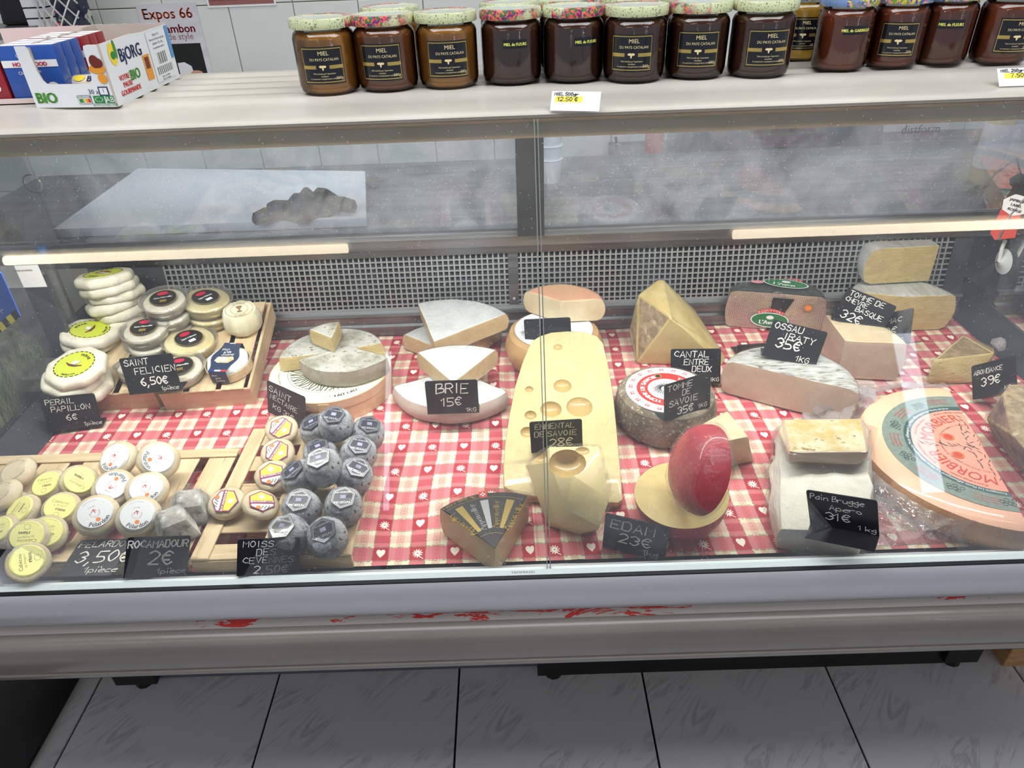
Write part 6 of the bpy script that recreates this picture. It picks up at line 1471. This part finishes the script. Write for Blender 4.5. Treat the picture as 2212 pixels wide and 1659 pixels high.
for k in range(6): part('paper_cup', MB().lathe([(0, 0), (.024, 0), (.030, .055), (.032, .056), (.030, .058), (.0, .05)], 24), M_white, t, 40, loc=(0, 0, k*.032))
part('power_cord', MB().tube([PY(1330, 296, 2.44), PY(1336, 330, 2.44), PY(1349, 372, 2.44), PY(1349, 420, 2.44)], .004, 6), M_black, None, 40)
tag(bpy.data.objects['power_cord'], 'dark cord hanging down the wall tiles beside the white cup stack', 'cord')
# cutting board and black gloves on the ledge
BZ = WZ+.0205
pts = [PZ(u, v, BZ) for u, v in ((113, 495), (788, 478), (786, 374), (290, 368))]
t = thing('cutting_board', 'big white plastic cutting board on the ledge behind the rear pane', 'cutting board', (pts[0].x, pts[0].y, WZ+.0005))
o_ = pts[0]; ys = min(p.y for p in pts[:2]); pts[0].y = pts[1].y = max(1.425, ys)
me = MB().prism([(p.x-o_.x, p.y-o_.y) for p in pts], 0, .02).mesh('board', mat('white_board', (236, 238, 240), .45, c2=(226, 230, 234), sc=5, bump=.1, bsc=60)); clean(me, 30, .003, 2); part('board', me, None, t)
c = PZ(672, 446, BZ+.01)
t = thing('black_gloves', 'crumpled black rubber gloves lying on the white cutting board', 'gloves', (c.x, c.y, BZ+.001))
t.scale = (.80, 1.35, 1.25)
def gl(a, b):
    th = 2*math.pi*a; r = b*(.085+.012*math.sin(th*3+1)+.010*math.sin(th*7)); x, y = r*math.cos(th)*1.0, r*math.sin(th)*.62
    z = .034*(1-b**2.2)+.014*noise.noise(Vector((x*40, y*40, 2)))*(1 if b < .95 else 0); return (x, y, max(z, .0005))
me = MB().grid(48, 12, gl).mesh('glove_body', mat('black_rubber', (26, 27, 32), .45, bump=.4, bsc=40)); clean(me, 70); part('glove_body', me, None, t)
for k, (x_, y_, a, l_) in enumerate(((-.075, -.045, 200, .05), (-.07, -.02, 175, .035), (.07, -.01, -8, .055))):
    ca, sa = math.cos(R(a)), math.sin(R(a)); part('glove_finger', MB().tube([(x_-ca*.02, y_-sa*.02, .014), (x_+ca*l_*.5, y_+sa*l_*.5, .014), (x_+ca*l_, y_+sa*l_, .011), (x_+ca*l_*1.12, y_+sa*l_*1.12, .009)], [.013, .013, .011, .004], 12), MATS['black_rubber'], t, 60)
# finger hole ring in the rear pane, maker's mark, tempered mark
pr_ = PY(70, 397, 1.394)
cpart('finger_hole', MB().lathe([(.017, -.002), (.019, 0), (.017, .002)], 28, M=Matrix.Translation(pr_) @ Matrix.Rotation(R(90), 4, 'X')), MATS['glass_edge'], 60)
pm = PY(1985, 286, 1.384); mb = MB(); put_text(mb, 'distform', pm.x, pm.z, .022, R(0), 0, fn=lambda x, y, z: (x, 1.3795, y)); cpart('lettering', mb, M_steel, kind='stuff')
mb = MB(); pm = PY(1130, 1244, .671); put_text(mb, 'TEMPERED', pm.x, .0, .005, 0, 0, fn=lambda x, y, z: (x, .667+y, Z(.7505)), sx=1.4); cpart('lettering', mb, M_grey)

# ------------------------------------------------------------------ beyond the glass ends
def grass(name, lb, xs, y0, y1, n, hgt, seed):
    rnd = random.Random(seed); mb = MB()
    for k in range(n):
        x = xs+rnd.uniform(-.012, .012); y = rnd.uniform(y0, y1); z0 = .785+(y-.7)*.04; h = hgt*rnd.uniform(.55, 1.15); dx, dy = rnd.uniform(-.02, .02), rnd.uniform(-.035, .035); w = .0022
        pts = []
        for q in range(4):
            s = q/3; cx, cy, cz = x+dx*s*s, y+dy*s*s, z0+h*s; ww = w*(1-s*.92); pts += [(cx, cy-ww, cz), (cx, cy+ww, cz)]
        mb.add(pts, [(0, 1, 3, 2), (2, 3, 5, 4), (4, 5, 7, 6)], k % 2)
    o = part(name, mb, [mat('grass_green', (146, 180, 98), .6), mat('grass_pale', (184, 200, 132), .6)]); tag(o, lb, 'grass', None, 'stuff')
grass('plastic_grass', 'strip of green plastic grass standing along the glass end by the wrapped white discs', -.965, .72, 1.36, 1500, .085, 1)
grass('plastic_grass', 'strip of green plastic grass standing along the glass end by the suction hook', 1.075, .72, 1.38, 1500, .095, 2)
# neighbouring display shelf on the side of the gum boxes with olive tubs and odds and ends
t = thing('side_shelf', 'grey shelf of the neighbouring counter holding the olive tubs', 'shelf', (-1.27, .72, .7555)); part('board', MB().box(0, 0, 0, .285, .66, .012), M_steeldark, t)
def tub(u, v, lb, r=.055):
    p = P(u, v, .02); t = thing('olive_tub', lb, 'tub', (p.x, p.y, .768), 0, 'round tubs of green paste behind the end glass')
    part('tub', MB().lathe([(0, 0), (r*.8, 0), (r, .05), (r*1.15, .056), (r*1.15, .058), (r*.93, .059), (r*.93, .052)], 36), mat('smoky_tub', (128, 132, 134), .3), t, 40)
    part('green_paste', MB().lathe([(0, .056), (r*.6, .055), (r*.92, .050)], 30), mat('olive_paste', (98, 106, 56), .5, c2=(66, 74, 40), sc=60, bump=.8, bsc=120), t, 60)
tub(66, 712, 'round tub of green olive paste nearer the grass strip', .042); tub(0, 762, 'round tub of green olive paste cut by the photo edge', .042)
p = PY(40, 610, 1.22); t = thing('paper_note', 'pale printed note sheet beyond the end glass', 'note', (p.x-.05, 1.24, p.z-.02), R(0)); part('sheet', MB().box(0, 0, 0, .085, .001, .045), M_paper, t)
mb = MB(); put_text(mb, 'note produits', .055, .034, .006, 0, 0, fn=lambda x, y, z: (x, -.001, y)); part('lettering', mb, M_ink, t)
part('stand', MB().box(0, .001, -(p.z-.02-.768), .085, .012, .02), M_steeldark, t)
t = thing('clear_box_stack', 'stack of clear plastic boxes beyond the end glass under the note', 'box stack', (p.x-.07, 1.13, .768))
for k in range(3): part('clear_box', MB().box(0, 0, k*.03, .13, .08, k*.03+.027), MATS['clear_cup'], t)
for k, (u, v) in enumerate(((53, 552), (68, 545))):
    p = PY(u, v, 1.30); t = thing('small_bottle', ('small bottle with pale blue cap, nearer one beyond the end glass', 'small bottle with dark blue cap, farther one beyond the end glass')[k], 'bottle', (p.x, 1.30+.03*k, .768)); hb = p.z-.768
    part('bottle', MB().lathe([(0, 0), (.012, 0), (.012, hb-.02), (.009, hb-.012), (0, hb-.012)], 16), MATS['clear_cup'], t, 40); part('cap', MB().lathe([(.010, hb-.014), (.010, hb), (0, hb)], 16), mat(('pale_blue_cap', 'dark_blue_cap')[k], ((150, 180, 214), (50, 90, 140))[k], .4), t, 40)
# blue leaflet with hazard edge
q4 = [PY(u, v, .985) for u, v in ((-60, 770), (44, 684), (2, 590), (-60, 560))]
o_ = q4[0]; t = thing('blue_leaflet', 'blue leaflet with yellow and black striped edge, cut by the photo edge', 'leaflet', tuple(o_))
part('sheet', MB().add([tuple(q-o_) for q in q4]+[tuple(q-o_+Vector((0, .002, 0))) for q in q4], [(0, 1, 2, 3), (7, 6, 5, 4), (0, 4, 5, 1), (1, 5, 6, 2), (2, 6, 7, 3), (3, 7, 4, 0)]), mat('cobalt_print', (34, 84, 190), .35, c2=(60, 106, 200), sc=8), t)
mb = MB(); e = (q4[1]-q4[0]); L = e.length; e.normalize(); nn = Vector((-e.z, 0, e.x))
for k in range(11): a0_, b0_ = k*L/11, (k+1)*L/11; mb.add([tuple(e*a0_+Vector((0, -.001, 0))), tuple(e*b0_+Vector((0, -.001, 0))), tuple(e*(b0_+.004)+nn*.012+Vector((0, -.001, 0))), tuple(e*(a0_+.004)+nn*.012+Vector((0, -.001, 0)))], [(0, 1, 2, 3)], k % 2)
part('hazard_edge', mb, [M_ink, mat('hazard_yellow', (232, 220, 80), .5)], t)
mb = MB()
for k in range(3): put_text(mb, 'conserver au frais', 0, 0, .005, 0, 0, fn=lambda x, y, z, k=k: tuple(e*(L*.78+x)+nn*(.022+.006*k+y)+Vector((0, -.0012, 0))))
part('lettering', mb, M_paper, t)
# suction hook with hanging ham tag on the other end glass
c = PY(2168, 565, 1.16); c.x = 1.036
p_ = ray(2168, 565); k_ = 1.034/p_.x; c = CAMP+p_*k_
t = thing('suction_hook', 'translucent white suction cup with hook stuck on the glass end', 'hook', tuple(c)); Ry = Matrix.Rotation(R(-90), 4, 'Y')
part('suction_cup', MB().lathe([(0, .010), (.006, .009), (.010, .005), (.024, .001), (.027, 0)], 32, M=Ry), mat('milky_rubber', (214, 220, 222), .35, sss=.3), t, 60)
part('hook', MB().tube([(-.010, 0, .0), (-.014, 0, .03), (-.014, 0, .045), (-.018, -.006, .048)], .004, 8), M_white, t, 50); part('nail', MB().tube([(-.010, 0, 0), (-.022, -.004, 0), (-.024, -.004, -.006)], .0012, 6), M_black, t, 40)
c2 = CAMP+ray(2186, 455)*(1.0/ray(2186, 455).x)
t = thing('ham_tag', 'white scalloped hand-lettered tag over a red pointed card hanging from a cord', 'tag', tuple(c2)); t.rotation_euler = (R(-8), 0, R(-42))
part('red_card', MB().prism([(-.018, -.01), (.016, -.01), (.022, .05), (-.010, .062), (-.022, .05)], 0, .001, M=Matrix.Rotation(R(90), 4, 'X') @ Matrix.Scale(-1, 4, (0, 1, 0))), mat('coral_red_card', (206, 74, 66), .5), t)
me = MB().prism([((.024+.0015*math.cos(k*2.1))*math.cos(R(k*18)), (.020+.001*math.cos(k*2.1))*math.sin(R(k*18))) for k in range(20)], 0, .001, M=Matrix.Translation((.004, -.002, .012)) @ Matrix.Rotation(R(90), 4, 'X')).mesh('white_tag', M_paper); part('white_tag', me, None, t)
mb = MB()
for k, s in enumerate(('JAMBON', 'LABEL', 'ROUGE')): put_text(mb, s, .004, .018-.009*k, .0072, R(-6), 0, fn=lambda x, y, z: (x, -.0042, y), bold=.0003)
part('lettering', mb, M_ink, t); part('cord', MB().tube([(-.004, -.002, -.060), (0, -.002, -.01), (.014, -.002, .03), (.05, .03, .11)], .0022, 6), M_steel, t, 40)
# shelf and bottles beyond that end
t = thing('beige_board', 'plain beige board lying beyond the far glass end', 'board', (1.10, .72, .7555)); part('body', MB().box(0, 0, 0, .2, .64, .03), mat('beige_laminate', (196, 188, 178), .5), t)
for k, (u, h_, lb, cap) in enumerate(((2112, .24, 'tall bottle with broad white label, first on the steel ledge', (200, 190, 140)), (2150, .24, 'tall bottle with long white label, second on the steel ledge', (190, 190, 190)), (2190, .16, 'short jar with pale wrapper, third on the steel ledge', (210, 205, 190)))):
    p = PY(u, 380, 1.62); t = thing('bottle', lb, 'bottle', (p.x, 1.60, WZ+.0003), 0, 'bottles on the steel ledge')
    part('glass_bottle', MB().lathe([(0, 0), (.028, 0), (.030, .005), (.030, h_*.6), (.014, h_*.8), (.012, h_), (0, h_)], 24), mat('pale_bottle_%s' % ('abc'[k]), cap, .2), t, 40); part('label', MB().lathe([(.0304, h_*.15), (.0304, h_*.55)], 24), M_paper, t, 60)
# floor: black slab and the wooden block
t = part('black_floor_slab', MB().box(-2.4, .1, .0005, -1.122, 1.9, .012), M_black); tag(t, 'thin black slab on the floor beside the tile joint', 'mat')  # flat black slab covering the dark floor area
p = PZ(2166, 1441, 0); t = thing('wooden_block', 'pale wooden block standing on the floor at the bumper end', 'block', (p.x, p.y, .0005)); me = MB().box(0, 0, 0, .14, .09, .11).mesh('block', mat('block_wood', (190, 150, 106), .6, c2=(166, 124, 80), sc=9, stretch=(1, 1, 7))); clean(me, 30, .002, 1); part('block', me, None, t)
